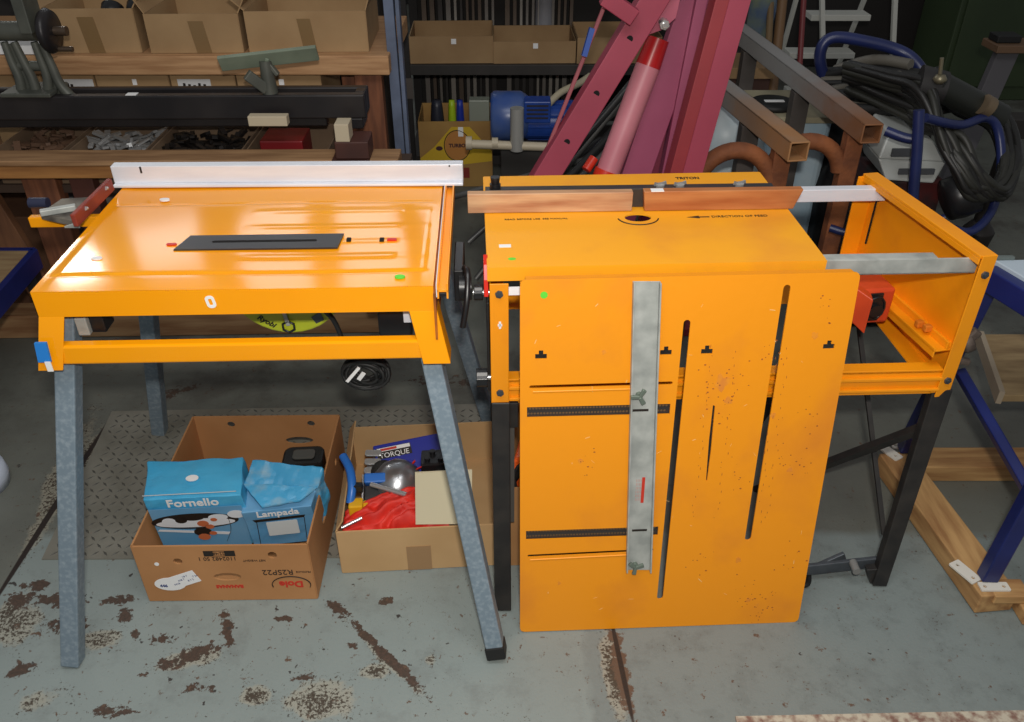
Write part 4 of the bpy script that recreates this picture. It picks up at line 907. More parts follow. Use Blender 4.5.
def bcarton(px0, px1, pyt, pyb, y, z, label, d=.30, mt=KRAFT_D, tape=None, flaps=(), group=None, ang=1.5, hh=None):
    a = Py(px0, pyb, y); b = Py(px1, pyb, y); t_ = Py(px0, pyt, y); h = hh or (t_.z - a.z)
    M = fz((a.x, y, z + .001), R(ang)); w_ = b.x - a.x
    o = carton(label, M, w_, d, h, mt, flaps=flaps, group=group)
    if tape:
        m = MB(M); m.hexa([(w_ * tape[0], -.0035, .0), (w_ * tape[1], -.0035, .0), (w_ * tape[1], -.002, .0), (w_ * tape[0], -.002, .0), (w_ * tape[0] - .012, -.0035, h * .82), (w_ * tape[1] - .012, -.0035, h * .82), (w_ * tape[1] - .012, -.002, h * .82), (w_ * tape[0] - .012, -.002, h * .82)]); m.build('tape', TAPE, o)
    return o, M, w_, h
o, M, w_, h = bcarton(54, 142, 13, 57, yb_ + .03, ZB, 'open taped carton holding black round items, left of the three on the upper bench', tape=(.42, .60), flaps=[('l', .14, 62), ('b', .06, 10), ('r', .05, 35)], group=None)
for i, (x, r_) in enumerate(((.56, .034), (.80, .030))):
    m = MB(M @ Matrix.Translation((w_ * x, .12 + .03 * i, h - .06)) @ Matrix.Rotation(R(-50), 4, 'X')); m.lathe([(r_, 0), (r_, .05), (r_ * .8, .056), (.004, .05)], None, 20); m.build('lamp_socket', PLAST_BK, None, 0, ['black round ribbed item nearer the middle of the left upper carton', 'black round item at the right side of the left upper carton'][i], 'round fitting')
bcarton(152, 243, 14, 53, yb_ + .03, ZB, 'open taped carton on the upper bench, middle one of the three', tape=(.50, .66), flaps=[('l', .05, 30), ('b', .07, 12), ('r', .05, 30)])
bcarton(250, 368, 9, 50, yb_ + .04, ZB, 'widest open carton on the upper bench, at its right end by the steel post', tape=(.46, .57), flaps=[('l', .06, 48), ('b', .14, 8), ('r', .03, 20)])
for i, (x0, x1) in enumerate(((0, 58), (62, 108), (111, 180), (183, 244), (247, 327))):
    a = Py(x0, 100, yb_ + .09); b = Py(x1, 100, yb_ + .09); M = fz((a.x, yb_ + .03, zs + .001), R(0)); 
    lb = ['tan carton on the low shelf behind the lathe headstock', 'low-shelf carton with a long white label, right of the lathe headstock', 'low-shelf carton with a small white sticker at its middle', 'low-shelf carton with a printed white label, under the widest upper carton', 'low-shelf carton at the right end beside the red timber leg'][i]
    o = carton(lb, M, b.x - a.x, .3, ZB - .058 - zs - .008, KRAFT_D)
    w_ = b.x - a.x; hh = ZB - .058 - zs - .008
    if i in (1, 3):
        m = MB(M); m.box((w_ * .1, -.004, hh - .05), (w_ * (.62 if i == 3 else .99), -.0022, hh - .012)); l_ = m.build('paper_label', mat('pale_label', (206, 206, 206), .6), o)
        m = MB(M)
        for k in range(5): m.box((w_ * (.18 + .08 * k), -.0046, hh - .042 + .004 * (k % 2)), (w_ * (.18 + .08 * k) + .008, -.0041, hh - .024 - .003 * (k % 3)))
        m.build('label_print', INK, l_)
    if i in (2, 4):
        m = MB(M); m.box((w_ * .5, -.004, hh - .03), (w_ * .56, -.0022, hh - .012)); m.build('sticker', WHITE, o)
# steel post and dark curtain of clutter beside the bench
m = MB(); a = Py(386, 0, 2.75); b_ = Py(398, 150, 2.62); m.bar(Vector((a.x + .004, 2.75, 1.6)), Vector((b_.x, 2.70, 0)), .030, .03, (0, 1, 0)); m.bar(Vector((a.x + .03, 2.77, 1.6)), Vector((b_.x + .022, 2.72, 0)), .012, .04, (0, 1, 0))
m.build('steel_post', mat('blue_grey_steel', (104, 116, 140), .5, .2, (80, 90, 110), 10, 3), None, .001, 'blue-grey upright steel channel at the right end of the timber bench', 'steel post')
# papers behind the tailstock
m = MB(); a = Py(0, 57, 2.60); b_ = Py(34, 40, 2.66); m.hexa([(a.x - .1, 2.67, ZB + .002), (b_.x + .01, 2.67, ZB + .002), (b_.x + .01, 2.75, ZB + .002), (a.x - .1, 2.75, ZB + .002), (a.x - .1, 2.67, ZB + .045), (b_.x + .01, 2.67, ZB + .045), (b_.x + .01, 2.75, ZB + .055), (a.x - .1, 2.75, ZB + .055)])
m.build('paper_stack', WHITE, None, .001, 'white stack of paper on the bench behind the lathe tailstock', 'papers')

# front bench board carrying the lathe
yf = 2.30; ZF = Py(200, 162, yf).z
fb = thing('lathe_bench', 'timber lathe bench with two planks, behind the left orange table', 'bench', (-1.1, 2.5, 0))
m = MB(fz((-2.0, yf, 0), R(.6))); xL = Py(330, 155, yf).x + 2.0; xE = Py(397, 155, yf).x + 2.0; xK = Py(350, 155, yf).x + 2.0
m.box((0, 0, ZF - .016), (xL, .09, ZF)); m.build('front_plank', WOOD, fb, .003)
m = MB(fz((-2.0, yf, 0), R(.6))); m.box((0, .005, ZF - .055), (xL - .42, .07, ZF - .017)); m.build('under_plank', mat('orange_timber', (166, 116, 62), .7, 0, (134, 88, 44), 5, 5, stretch=(1, 9, 9)), fb, .003)
m = MB(fz((-2.0, yf, 0), R(.6))); m.box((xK + .05, .0, ZF - .05), (xE, .09, ZF)); m.build('plank_end', WOOD, fb, .003)
m = MB(fz((-2.0, yf, 0), R(.6))); m.box((xL - .02, .0, ZF - .05), (xK + .05, .10, ZF - .002)); m.box((xK - .045, .005, ZF), (xK + .05, .10, ZF + .05)); m.build('dark_block', WOOD_S, fb, .003)
m = MB(); m.box((-2.0, yf + .09, ZF - .13), (xE - 2.0, yf + .35, ZF - .105)); m.build('tray_board', mat('dark_board', (70, 54, 44), .8), fb)
for x0, w_, mt in ((-1.44, .10, WOOD_R), (-1.30, .07, WOOD_S), (-1.05, .09, WOOD_R), (-.47, .08, WOOD_R)):
    m = MB(); m.box((x0, 2.36, .0865), (x0 + w_, 2.41, ZF - .056)); m.build('leg', mt, fb, .003)
# items under the lathe bench at the left
for i, (px, py, w_, mt) in enumerate(((10, 215, .12, KRAFT), (48, 200, .11, mat('grey_drum', (92, 92, 96), .5)), (88, 196, .09, mat('grey_drum2', (104, 98, 92), .5)))):
    p = Py(px, py, 2.62)
    m = MB()
    if i == 0: m.box((p.x - w_, 2.55, 0), (p.x + w_, 2.80, .34)); m.build('brown_crate', mat('brown_panel', (110, 76, 52), .7, 0, (90, 60, 42), 6), None, .004, 'brown wooden crate on the floor under the lathe bench at the left edge', 'crate')
    else: m.lathe([(w_ * .8, 0), (w_, .02), (w_, .36), (w_ * .8, .42), (w_ * .3, .43)], Matrix.Translation((p.x, 2.72, 0)), 20); m.build('metal_can', mt, None, 0, ['', 'tall grey can under the lathe bench beside the brown crate', 'brownish grey can under the lathe bench, above the outrigger arm'][i], 'can')
m = MB(); p = Pz(20, 250, .1); m.bar(Vector((-1.52, 2.46, 0)), Vector((-1.66, 2.46, .56)), .09, .03, (0, 1, 0)); m.build('leaning_board', mat('leaning_board_wood', (124, 84, 56), .7, 0, (98, 64, 44), 5, 5, stretch=(8, 8, 1)), None, .002, 'brown board leaning against the lathe bench at the left edge', 'board')

# lathe
lt = thing('wood_lathe', 'dark cast iron wood lathe with grey tool rest on the timber bench', 'lathe', (-1.1, 2.42, ZF))
IRON = mat('dark_iron', (50, 46, 46), .4, .3, (36, 34, 36), 6, 4); GRN = mat('grey_green_iron', (90, 92, 84), .5, .1, (70, 72, 66), 10, 4)
yl = 2.40; zt = Py(200, 98, yl).z; xb = Py(362, 95, yl).x
ML = fz((-2.1, yl, 0), R(1.0)); lx = xb + 2.1
m = MB(ML); m.box((0, 0, zt - .068), (lx, .03, zt)); m.box((0, .075, zt - .068), (lx, .10, zt)); m.box((lx - .03, .03, zt - .068), (lx, .075, zt)); m.box((0, .03, zt - .068), (lx - .03, .075, zt - .03)); m.box((0, .03, zt - .10), (lx - .12, .07, zt - .068)); m.build('bed', IRON, lt, .004)
m = MB(ML); m.box((lx - .085, .0, ZF + .051), (lx - .01, .10, zt - .068)); m.build('bed_foot', IRON, lt, .003)
m = MB(ML); m.box((.1, .0, ZF + .0), (.2, .10, zt - .068)); m.build('bed_foot', IRON, lt, .003)
def LY(px, py, dy=.06): return Py(px, py, yl + dy)
# tailstock with handwheel
m = MB(); a, b_ = LY(-30, 31), LY(36, 31); m.cyl(a, b_, .026, 20); m.box((LY(24, 20).x, yl + .02, a.z), (LY(36, 20).x, yl + .1, a.z + .11)); m.build('barrel', GRN, lt, .003)
m = MB(); a, b_ = LY(44, 31), LY(54, 31); m.lathe([(.026, -.014), (.054, -.010), (.060, .0), (.054, .012), (.026, .016)], frame((a + b_) / 2, (0, 1, 0), (0, 0, 1)), 32); m.build('faceplate', IRON, lt)
m = MB(); m.cyl(LY(50, 31), LY(67, 31), .013, 14); m.cyl(LY(50, 49), LY(73, 49), .007, 10); m.build('spindle', mat('spindle_steel', (92, 78, 66), .4, .6), lt)
for pts in (((4, 42), (12, 62), (20, 80), (22, 98)), ((14, 42), (24, 62), (33, 80), (38, 98)), ((34, 42), (42, 62), (48, 80), (48, 98)), ((42, 44), (52, 66), (60, 84), (72, 98))):
    m = MB(); m.tube(smooth([LY(x, y, .05) for x, y in pts], 5), .010, 8, 0, False, .016); m.build('cast_leg', GRN, lt)
for pa, pb_ in ((((8, 44), (16, 62), (24, 80), (24, 98)), ((14, 44), (24, 62), (33, 80), (36, 98))), (((36, 44), (44, 62), (51, 80), (50, 98)), ((42, 44), (52, 64), (60, 82), (66, 98)))):
    m = MB()
    for k in range(3):
        c_ = [LY(*pa[k], .055), LY(*pb_[k], .055), LY(*pb_[k + 1], .055), LY(*pa[k + 1], .055)]
        m.hexa([p + Vector((0, .004, 0)) for p in c_] + [p - Vector((0, .004, 0)) for p in c_])
    m.build('leg_web', GRN, lt)
m = MB(); m.cyl(LY(12, 66), LY(42, 66), .014, 12); m.build('cross_rod', GRN, lt)
a = LY(20, 98); m = MB(); m.box((a.x - .02, yl - .0, zt), (LY(62, 98).x, yl + .12, zt + .012)); m.build('tailstock_foot', GRN, lt, .003)
# tool rest
p = LY(269, 84, .05); m = MB(); m.cyl((p.x, p.y, zt), (p.x, p.y, zt + .09), .022, 16, 0, .017); m.build('rest_post', GRN, lt)
m = MB(); m.bar((p.x - .05, p.y - .03, zt + .06), (p.x - .005, p.y - .01, zt + .012), .02, .03); m.bar((p.x + .03, p.y, zt + .05), (p.x + .01, p.y, zt + .08), .02, .012); m.build('rest_clamp', GRN, lt, .003)
a, b_ = LY(219, 60, .04), LY(317, 49, .06); m = MB(); m.bar(a + Vector((0, 0, -.01)), b_ + Vector((0, 0, -.01)), .012, .046, (0, -.5, 1)); m.bar(((a + b_) / 2) + Vector((0, 0, -.02)), (p.x, p.y, zt + .09), .02, .02, (0, 1, 0)); m.build('tool_rest', mat('sage_green_iron', (128, 138, 120), .5, 0, (108, 118, 102), 10, 3), lt, .002)
m = MB(); a = Py(270, 118, yl - .004); m.box((a.x - .055, yl - .035, a.z - .014), (a.x + .055, yl - .003, a.z + .014)); m.build('wood_offcut', mat('pale_offcut', (190, 176, 150), .7), None, .002, 'pale wood offcut fixed at the front of the dark lathe bed', 'wood block')
p = Pz(126, 101, zt); m = MB(ML); m.box((p.x + 2.08, .004, zt + .0005), (p.x + 2.11, .027, zt + .002)); m.build('paper_scrap', WHITE, None, 0, 'small white paper scrap lying on the dark lathe bed', 'paper')
p = Pz(345, 126, .7); m = MB(fz((Py(343, 125, yf + .05).x, yf + .05, ZF + .0505), 0)); m.box((-.02, -.03, 0), (.02, .03, .05)); m.build('pale_wood_block', mat('pale_offcut', (190, 176, 150), .7), None, .002, 'small pale wood block standing on the dark block at the lathe foot', 'wood block')
# trays of parts under the lathe bed
tray_l = ['open tray with clear plastic bags, under the lathe bed at the left', 'open carton of dark hardware under the lathe bed, below the tool rest', 'shallow carton with red case under the right end of the lathe bed', 'dark brown carton under the lathe bed beside the tailstock']
for i, (x0, x1) in enumerate(((75, 150), (155, 245), (250, 330), (0, 68))):
    a = Py(x0, 148, yf + .14); b_ = Py(x1, 148, yf + .14); M = fz((a.x, yf + .10, ZF - .104), R(0)); w_ = b_.x - a.x
    carton(tray_l[i], M, w_, .24, .100, mat('dark_cardboard', (124, 102, 80), .85, 0, (104, 84, 66), 6, 4))  # cardboard coloured darker for these trays
    rnd = random.Random(i); m = MB(M)
    if i == 2:
        m.box((.03, .04, .02), (w_ - .08, .16, .115)); m.build('red_case', mat('dark_red_plastic', (120, 26, 30), .4), None, .004, 'dark red plastic case in the shallow carton under the lathe bed', 'plastic case')
    else:
        for k in range(90):
            x, y, z = rnd.uniform(.03, w_ - .03), rnd.uniform(.03, .20), rnd.uniform(.05, .09); an = rnd.uniform(0, 6)
            m.bar((x, y, z), (x + .04 * math.cos(an), y + .03 * math.sin(an), z + rnd.uniform(-.01, .02)), rnd.uniform(.006, .02), rnd.uniform(.004, .012))
        m.box((.01, .01, .007), (w_ - .01, .23, .05))
        m.build('loose_parts', [mat('clear_bag', (150, 150, 150), .2, .2), mat('dark_hardware', (44, 40, 38), .4, .5), None, mat('brown_hardware', (96, 70, 52), .6)][i], None, 0, ['jumble of clear bags of small parts in the tray under the lathe', 'jumble of dark metal hardware in the carton under the lathe', '', 'jumble of brown parts in the carton beside the lathe tailstock'][i], 'small parts', kind='stuff')

# blue edged low bench and the timber skid on the floor at left
bb = thing('low_bench', 'low bench with timber top and blue steel edge at the left side', 'bench', (-1.7, 1.95, 0))
zc = .36; c_ = Pz(34, 249, zc); dv = (Pz(34, 249, zc) - Pz(2, 285, zc)); dv = Vector((dv.x, dv.y, 0)).normalized()
A_ = c_ - dv * .75; m = MB()
m.hexa([A_ + Vector((-.8, 0, -.02)), A_ + Vector((-.012, 0, -.02)), c_ + Vector((-.012, -.01, -.02)), c_ + Vector((-.8, -.01, -.02)), A_ + Vector((-.8, 0, .0)), A_ + Vector((-.012, 0, .0)), c_ + Vector((-.012, -.01, .0)), c_ + Vector((-.8, -.01, .0))]); m.build('bench_top', mat('ply_top', (150, 128, 92), .7, 0, (126, 100, 70), 6, 5, stretch=(1, 6, 1)), bb, .002)
m = MB(); m.bar(A_ + Vector((0, 0, -.03)), c_ + Vector((0, 0, -.03)), .02, .062); m.build('steel_rail', BLUE_ST, bb, .002)
m = MB(); m.bar(c_ + Vector((-.8, 0, -.03)), c_ + Vector((0, 0, -.03)), .02, .062); m.build('steel_rail', BLUE_ST, bb, .002)
for q_ in (c_ + Vector((-.02, -.02, 0)), A_ + Vector((-.02, .02, 0))):
    m = MB(); m.bar(Vector((q_.x, q_.y, 0.0)), Vector((q_.x, q_.y, zc - .04)), .035, .035, (0, 1, 0)); m.build('leg', mat('black_leg', (30, 28, 30), .5), bb, .002)
sk = MB(); a, b_ = Pz(0, 339), Pz(384, 333); sk.hexa([(-2.0, a.y - .01, .001), (b_.x, b_.y, .001), (b_.x, b_.y + .09, .001), (-2.0, a.y + .08, .001), (-2.0, a.y - .01, .085), (b_.x, b_.y, .085), (b_.x, b_.y + .09, .085), (-2.0, a.y + .08, .085)])
sk.build('timber_skid', mat('floor_timber', (176, 140, 100), .7, 0, (140, 100, 66), 4, 5, stretch=(1, 9, 9), bump=.2, bscale=20), None, .004, 'long timber beam on the floor behind the left orange table', 'timber beam')
m = MB(); m.box((-1.0, a.y + .12, .001), (-.40, a.y + .2, .06)); m.build('timber_skid', mat('floor_timber', (176, 140, 100), .7), None, .003, 'shorter timber lying behind the long floor beam', 'timber beam')
m = MB(); p = Pz(-6, 478, .03); m.lathe([(.07, -.03), (.075, .0), (.07, .03), (.05, .035)], Matrix.Translation((p.x - .045, p.y, .031)), 24); m.build('white_tub', mat('pale_plastic', (190, 200, 216), .4), None, 0, 'pale white tub on the floor at the left picture edge', 'tub')

# ------------------------------------------------------------ centre: shelving, cartons, books, pump
ys = 3.85; zsh = Py(500, 65, ys).z
sh = thing('steel_shelving', 'dark grey steel shelving unit carrying cartons, at the back centre', 'shelving', (.0, 4.1, 0))
SHM = mat('dark_shelf_steel', (58, 54, 52), .6, .1, (46, 44, 42), 6, 3)
xa, xz = Py(404, 70, ys).x, Py(740, 70, ys).x
for z_ in (zsh, zsh + .42, zsh + .84, .06): m = MB(); m.box((xa, ys, z_ - .045), (xz, ys + .45, z_)); m.build('shelf', SHM, sh, .002)
for x in (xa, xz - .03):
    for y_ in (ys - .008, ys + .44): m = MB(); m.box((x - .012, y_, 0), (x + .028, y_ + .02, zsh + 1.0)); m.build('upright', mat('near_black_steel', (34, 32, 32), .6), sh, .001)
m = MB(); p = Py(413, 85, ys - .01); m.box((p.x - .035, ys - .014, p.z - .06), (p.x + .0, ys - .009, p.z + .03)); m.build('bracket', mat('grey_bracket', (88, 82, 78), .6), sh)
o, M, w_, h = bcarton(411, 493, 38, 65, ys + .02, zsh, 'open carton with square white sticker, left one on the steel shelving', .30, flaps=[])
m = MB(M); m.box((w_ * .5, -.004, h * .72), (w_ * .56, -.0022, h * .72 + .022)); m.build('sticker', WHITE, o)
o, M, w_, h = bcarton(494, 575, 43, 65, ys + .02, zsh, 'open carton with sticker, second on the steel shelving, beside the red steel', .30, flaps=[])
m = MB(M); m.box((w_ * .48, -.004, h * .68), (w_ * .54, -.0022, h * .68 + .022)); m.build('sticker', WHITE, o)
o, M, w_, h = bcarton(577, 660, 38, 64, ys + .02, zsh, 'open carton on the steel shelving partly behind the red beams', .30, flaps=[])
m = MB(); m.box((xa + .03, ys + .440, .08), (xz, ys + .449, zsh + .9)); m.build('added_dark_backing', mat('dark_backing_sheet', (40, 37, 35), .8), sh)  # dark sheet added to make the space behind the shelves dark
# thin spines stacked upright on the next shelf up, seen above the cartons
SP = [mat('spine_grey', (128, 122, 116), .6), mat('spine_brown', (98, 84, 72), .6), mat('spine_pale', (156, 150, 142), .5), mat('spine_dark', (60, 56, 54), .6)]
zs2 = zsh + .001
for row, (z0_, h_) in enumerate(((zs2, .38), (.0605, zsh - .13))):
    rnd = random.Random(5 + row); x = Py(420, 10, ys + .3).x; base_ = {}
    while x < Py(575, 10, ys + .3).x:
        w_ = rnd.choice((.018, .022, .028)); mi = rnd.choice((0, 1, 1, 2, 0, 3)); key = (mi, w_)
        if Py(497, 10, ys + .3).x < x < Py(503, 10, ys + .3).x: x += .035; continue
        if key not in base_:
            m = MB(); m.box((x, ys + .37, z0_), (x + w_ - .006, ys + .425, z0_ + h_)); o = m.build('file_binder', SP[mi], None, .001); base_[key] = (o, x)
        else:
            src, x0 = base_[key]; o = src.copy(); C.objects.link(o); o.location.x += x - x0
        nm = ['grey', 'brown', 'pale', 'dark'][mi]; wh = ['behind the shelf cartons', 'in the dark bay under the shelf cartons'][row]
        o['label'] = nm + ' thin upright strip in the row ' + wh; o['category'] = 'binder'; o['group'] = nm + ' upright strips ' + wh
        x += w_ + .010
m = MB(); p = Py(545, 8, ys + .34); m.cyl((p.x, p.y + .065, zs2), (p.x, p.y + .065, zs2 + .36), .045, 20); m.build('roll', mat('pale_grey_roll', (140, 140, 146), .5), None, 0, 'pale grey roll standing behind the second shelf carton', 'roll')

# yellow printed carton and small goods on the floor level of the shelving
yy = 3.62; a, b_ = Py(421, 165, yy), Py(492, 165, yy); tp = Py(421, 122, yy); z0 = 0.002
YM = fz((a.x, yy, z0), R(1)); wy, hy = b_.x - a.x, tp.z
yc = carton('yellow and brown printed carton with white label under the steel shelving', YM, wy, .26, hy, mat('ochre_card', (168, 132, 72), .7, 0, (150, 112, 60), 5, 4), flaps=[])
m = MB(YM @ frame((0, -.0024, 0), (1, 0, 0), (0, 0, 1)))
m.prism([(0, hy * .45), (wy * .2, hy * .62), (wy * .45, hy * .92), (wy * .7, hy * .92), (wy, hy * .55), (wy, hy * .40), (wy * .6, hy * .35), (wy * .3, hy * .42), (0, hy * .20)], 0, .0006); m.build('yellow_band', mat('dull_yellow_print', (206, 170, 40), .6), yc)
FY = YM @ frame((0, -.0032, 0), (1, 0, 0), (0, 0, 1))
m = MB(FY); m.prism(oval(wy * .52, hy * .64, wy * .17, hy * .22), 0, .0006); m.build('oval_badge', mat('orange_brown_print', (186, 126, 62), .6), yc)
m = MB(FY); m.tube([(wy * .52 + wy * .18 * math.cos(R(a_)), hy * .64 + hy * .23 * math.sin(R(a_)), .001) for a_ in range(0, 360, 15)], .002, 5, 0, True); m.text('TURBO', .022, Matrix.Translation((wy * .52, hy * .64, .0012)), 0, .0002, 0, .001); m.prism(oval(wy * .27, hy * .6, .015, .010), 0, .001); m.build('dark_print', mat('brown_ink', (66, 34, 40), .6), yc)
m = MB(FY); m.box((wy * .06, hy * .02, 0), (wy * .35, hy * .38, .001)); m.box((wy * .54, hy * .78, .0012), (wy * .61, hy * .92, .002)); wl_ = m.build('white_label', WHITE, yc)
m = MB(FY); m.box((wy * .12, hy * .06, .0011), (wy * .25, hy * .14, .0016)); m.build('barcode', INK, wl_)
m = MB(FY); m.box((wy * .44, hy * .14, 0), (wy * .68, hy * .30, .001)); m.build('red_print', mat('dark_red_ink', (130, 40, 30), .6), yc)
items = [(437, .05, .30, mat('dark_bottle', (40, 42, 54), .4), 'dark bottle at the left end of the yellow carton'), (452, .03, .28, mat('lime_bottle', (160, 190, 30), .4), 'narrow lime green bottle standing in the yellow carton'), (460, .03, .28, mat('blue_bottle', (30, 50, 150), .4), 'narrow blue bottle beside the lime bottle in the yellow carton')]
for px, w_, h_, mt, lb in items:
    p = Py(px, 110, yy + .08); h_ = Py(px, 100, yy + .08).z; m = MB(); m.lathe([(w_ * .55, .008), (w_ * .6, .02), (w_ * .6, h_ * .75), (w_ * .5, h_ * .93), (w_ * .4, h_)], Matrix.Translation((p.x, p.y, 0)), 16); m.build('bottle', mt, None, 0, lb, 'bottle')
p = Py(479, 105, yy + .1); m = MB(); m.box((p.x - .045, yy + .10, .008), (p.x + .045, yy + .16, .36)); m.build('clear_packet', mat('cloudy_plastic', (140, 146, 134), .3), None, .004, 'cloudy clear plastic packet standing upright in the yellow carton', 'packet')
p = Py(478, 118, yy + .04); m = MB(); m.box((p.x - .075, yy + .03, .008), (p.x + .06, yy + .08, .255)); m.build('red_packet', mat('red_packet', (150, 40, 34), .4), None, .003, 'flat red packet lying along the right of the yellow carton', 'packet')

# electric pump
mo = thing('electric_pump', 'blue electric pump motor with cream pipe behind the red beams', 'pump', (Py(525, 120, 3.35).x, 3.4, 0))
BLM = mat('blue_motor_paint', (36, 74, 160), .35, 0, (28, 58, 130), 10, 3)
a, b_ = Py(491, 116, 3.4), Py(528, 116, 3.4); zc_ = a.z; m = MB(); m.lathe([(.088, 0), (.098, .012), (.098, b_.x - a.x - .03), (.08, b_.x - a.x)], frame((a.x, 3.4, zc_), (0, 1, 0), (0, 0, 1)), 32); m.build('fan_cowl', mat('hazy_blue_cowl', (52, 82, 150), .3, 0, (84, 104, 150), 8, 3), mo)
a2, b2_ = b_, Py(575, 125, 3.4); m = MB(); m.cyl((b_.x - .01, 3.4, zc_ - .02), (b2_.x, 3.4, zc_ - .02), .072, 28)
for k in range(12): an = R(30 * k); m.box((b_.x, 3.4 + .070 * math.cos(an) - .003, zc_ - .02 + .070 * math.sin(an) - .003), (b2_.x - .01, 3.4 + .080 * math.cos(an) + .003, zc_ - .02 + .080 * math.sin(an) + .003))
m.build('motor_body', BLM, mo)
p = Py(538, 112, 3.32); m = MB(fz((p.x, 3.31, zc_), 0)); m.box((-.055, 0, .0), (.05, .08, .085)); tb_ = m.build('terminal_box', BLM, mo, .004)
m = MB(fz((p.x, 3.31, zc_), 0))
for k in range(4): m.box((-.045, -.0015, .018 + k * .016), (.04, 0, .024 + k * .016))
m.build('vent_slots', INK, tb_)
m = MB(); a, b_ = Py(517, 108, 3.22), Py(517, 150, 3.22); m.cyl((a.x, 3.22, b_.z), (a.x, 3.22, a.z), .026, 24); m.build('strainer', mat('brushed_silver', (176, 176, 172), .35, .3), mo)
m = MB(); m.cyl(Py(470, 144, 3.22), Py(552, 147, 3.22), .017, 16); m.cyl(Py(466, 143, 3.22), Py(472, 143, 3.22), .026, 16); m.cyl(Py(492, 143, 3.22), Py(498, 143, 3.22), .021, 14); m.build('pipe', mat('cream_pipe', (196, 184, 160), .5), mo)
m = MB(); p1 = Py(552, 105, 3.3); m.tube(smooth([Py(545, 108, 3.35), Py(560, 93, 3.4), Py(578, 84, 3.45), Py(590, 76, 3.5)]), .014, 10); m.build('hose', mat('cream_hose', (170, 160, 136), .6), mo)
m = MB(); p = Py(530, 140, 3.4); m.box((p.x - .12, 3.33, 0), (p.x + .13, 3.47, zc_ - .088)); m.build('pump_base', mat('dark_base', (50, 48, 46), .6), mo, .004)

# dark rods bundle fanned under the crane
RODM = [mat('dark_rod', (50, 50, 50), .4, .3), mat('grey_rod', (100, 100, 98), .4, .4)]
for i, (x0, y0, x1, y1) in enumerate(((545, 176, 600, 140), (560, 176, 655, 60), (575, 172, 662, 75), (588, 170, 668, 85), (540, 172, 575, 152), (550, 170, 640, 90), (570, 176, 648, 96), (520, 178, 590, 158), (600, 120, 668, 40))):
    m = MB(); a = Py(x0, y0, 2.75 + .03 * (i % 3)); b_ = Py(x1, y1, 2.95 + .03 * (i % 4)); d = b_ - a; a = a - d * min(.9, max(0, (a.z - .01) / max(d.z, .01) * .98))
    m.cyl(a, b_, .010 if i % 2 else .013, 8); m.build('metal_rod', RODM[i % 2], None, 0, ('dark' if i % 2 == 0 else 'grey') + ' thin rod leaning in the bundle between the red beams', 'rod', ('dark' if i % 2 == 0 else 'grey') + ' rods between the red beams')

# ------------------------------------------------------------ folded red crane
cr = thing('folded_crane', 'faded red folded workshop crane standing behind the orange workcentre', 'workshop crane', (.3, 2.25, 0))
CR1 = mat('faded_red_paint', (160, 62, 82), .5, 0, (146, 52, 72), 4, 4); CR2 = mat('pink_red_paint', (184, 98, 118), .5, 0, (170, 84, 104), 4, 4)
CR3 = mat('purple_red_paint', (158, 74, 104), .5, 0, (144, 62, 92), 4, 4); CR4 = mat('deep_red_paint', (148, 48, 54), .5, 0, (134, 40, 48), 4, 4)
def beam(nm, p1, p2, y1, y2, w_, d_, mt, ext=.35, bevel=.002, up_=None, zlo=.002):
    a, b_ = Py(*p1, y1), Py(*p2, y2); d = b_ - a
    a2 = a - d * ((a.z - zlo - .02) / d.z); b3 = b_ + d * ext
    m = MB(); m.bar(a2, b3, w_, d_, up_ or (0, 1, 0)); return m.build(nm, mt, cr, bevel), a, b_, d
bm, a, b_, d = beam('boom', (546, 174), (650, 3), 2.22, 2.30, .068, .06, CR1, zlo=.52)
for px, py in ((564, 141), (595, 92), (627, 39)):
    p = Py(px, py, 2.2); t = (py - 9 - 174) / (3 - 174); q_ = a + d * t; mm = MB(); mm.cyl(q_ + Vector((-.010, -.0305, -.01)), q_ + Vector((-.010, -.033, -.01)), .0085, 14); mm.build('bolt_hole', DARK, bm)
beam('tie_bar', (538, 172), (606, 2), 2.24, 2.30, .010, .012, mat('rosy_tie_bar', (150, 76, 84), .5), zlo=.55)
m = MB(); p1, p2 = Py(584, 56, 2.24), Py(592, 28, 2.25); m.bar(p1, p2, .013, .022, (0, 1, 0)); m.build('blue_tape', mat('blue_tape', (30, 70, 150), .5), cr)
m = MB(); m.bar(Py(604, -4, 2.24), Py(634, 17, 2.24), .04, .04, (0, 1, 0)); m.build('cross_link', CR1, cr, .002)
pl_ = [Py(x, y, 2.30) for x, y in ((640, 38), (662, 30), (676, 18), (682, -8), (660, -8), (644, 14))]
m = MB(); n_ = len(pl_); m.add(pl_ + [p + Vector((0, .012, 0)) for p in pl_], [tuple(range(n_)), tuple(range(n_, 2 * n_))[::-1]] + [(i, (i + 1) % n_, n_ + (i + 1) % n_, n_ + i)[::-1] for i in range(n_)]); m.build('pivot_plate', CR2, cr, .001)
p = Py(664, 24, 2.28); m = MB(); m.cyl(p + Vector((0, .02, 0)), p + Vector((0, -.012, 0)), .013, 6); m.cyl(p + Vector((0, -.01, 0)), p + Vector((0, -.02, 0)), .007, 10); m.build('pivot_bolt', CHROME, cr)
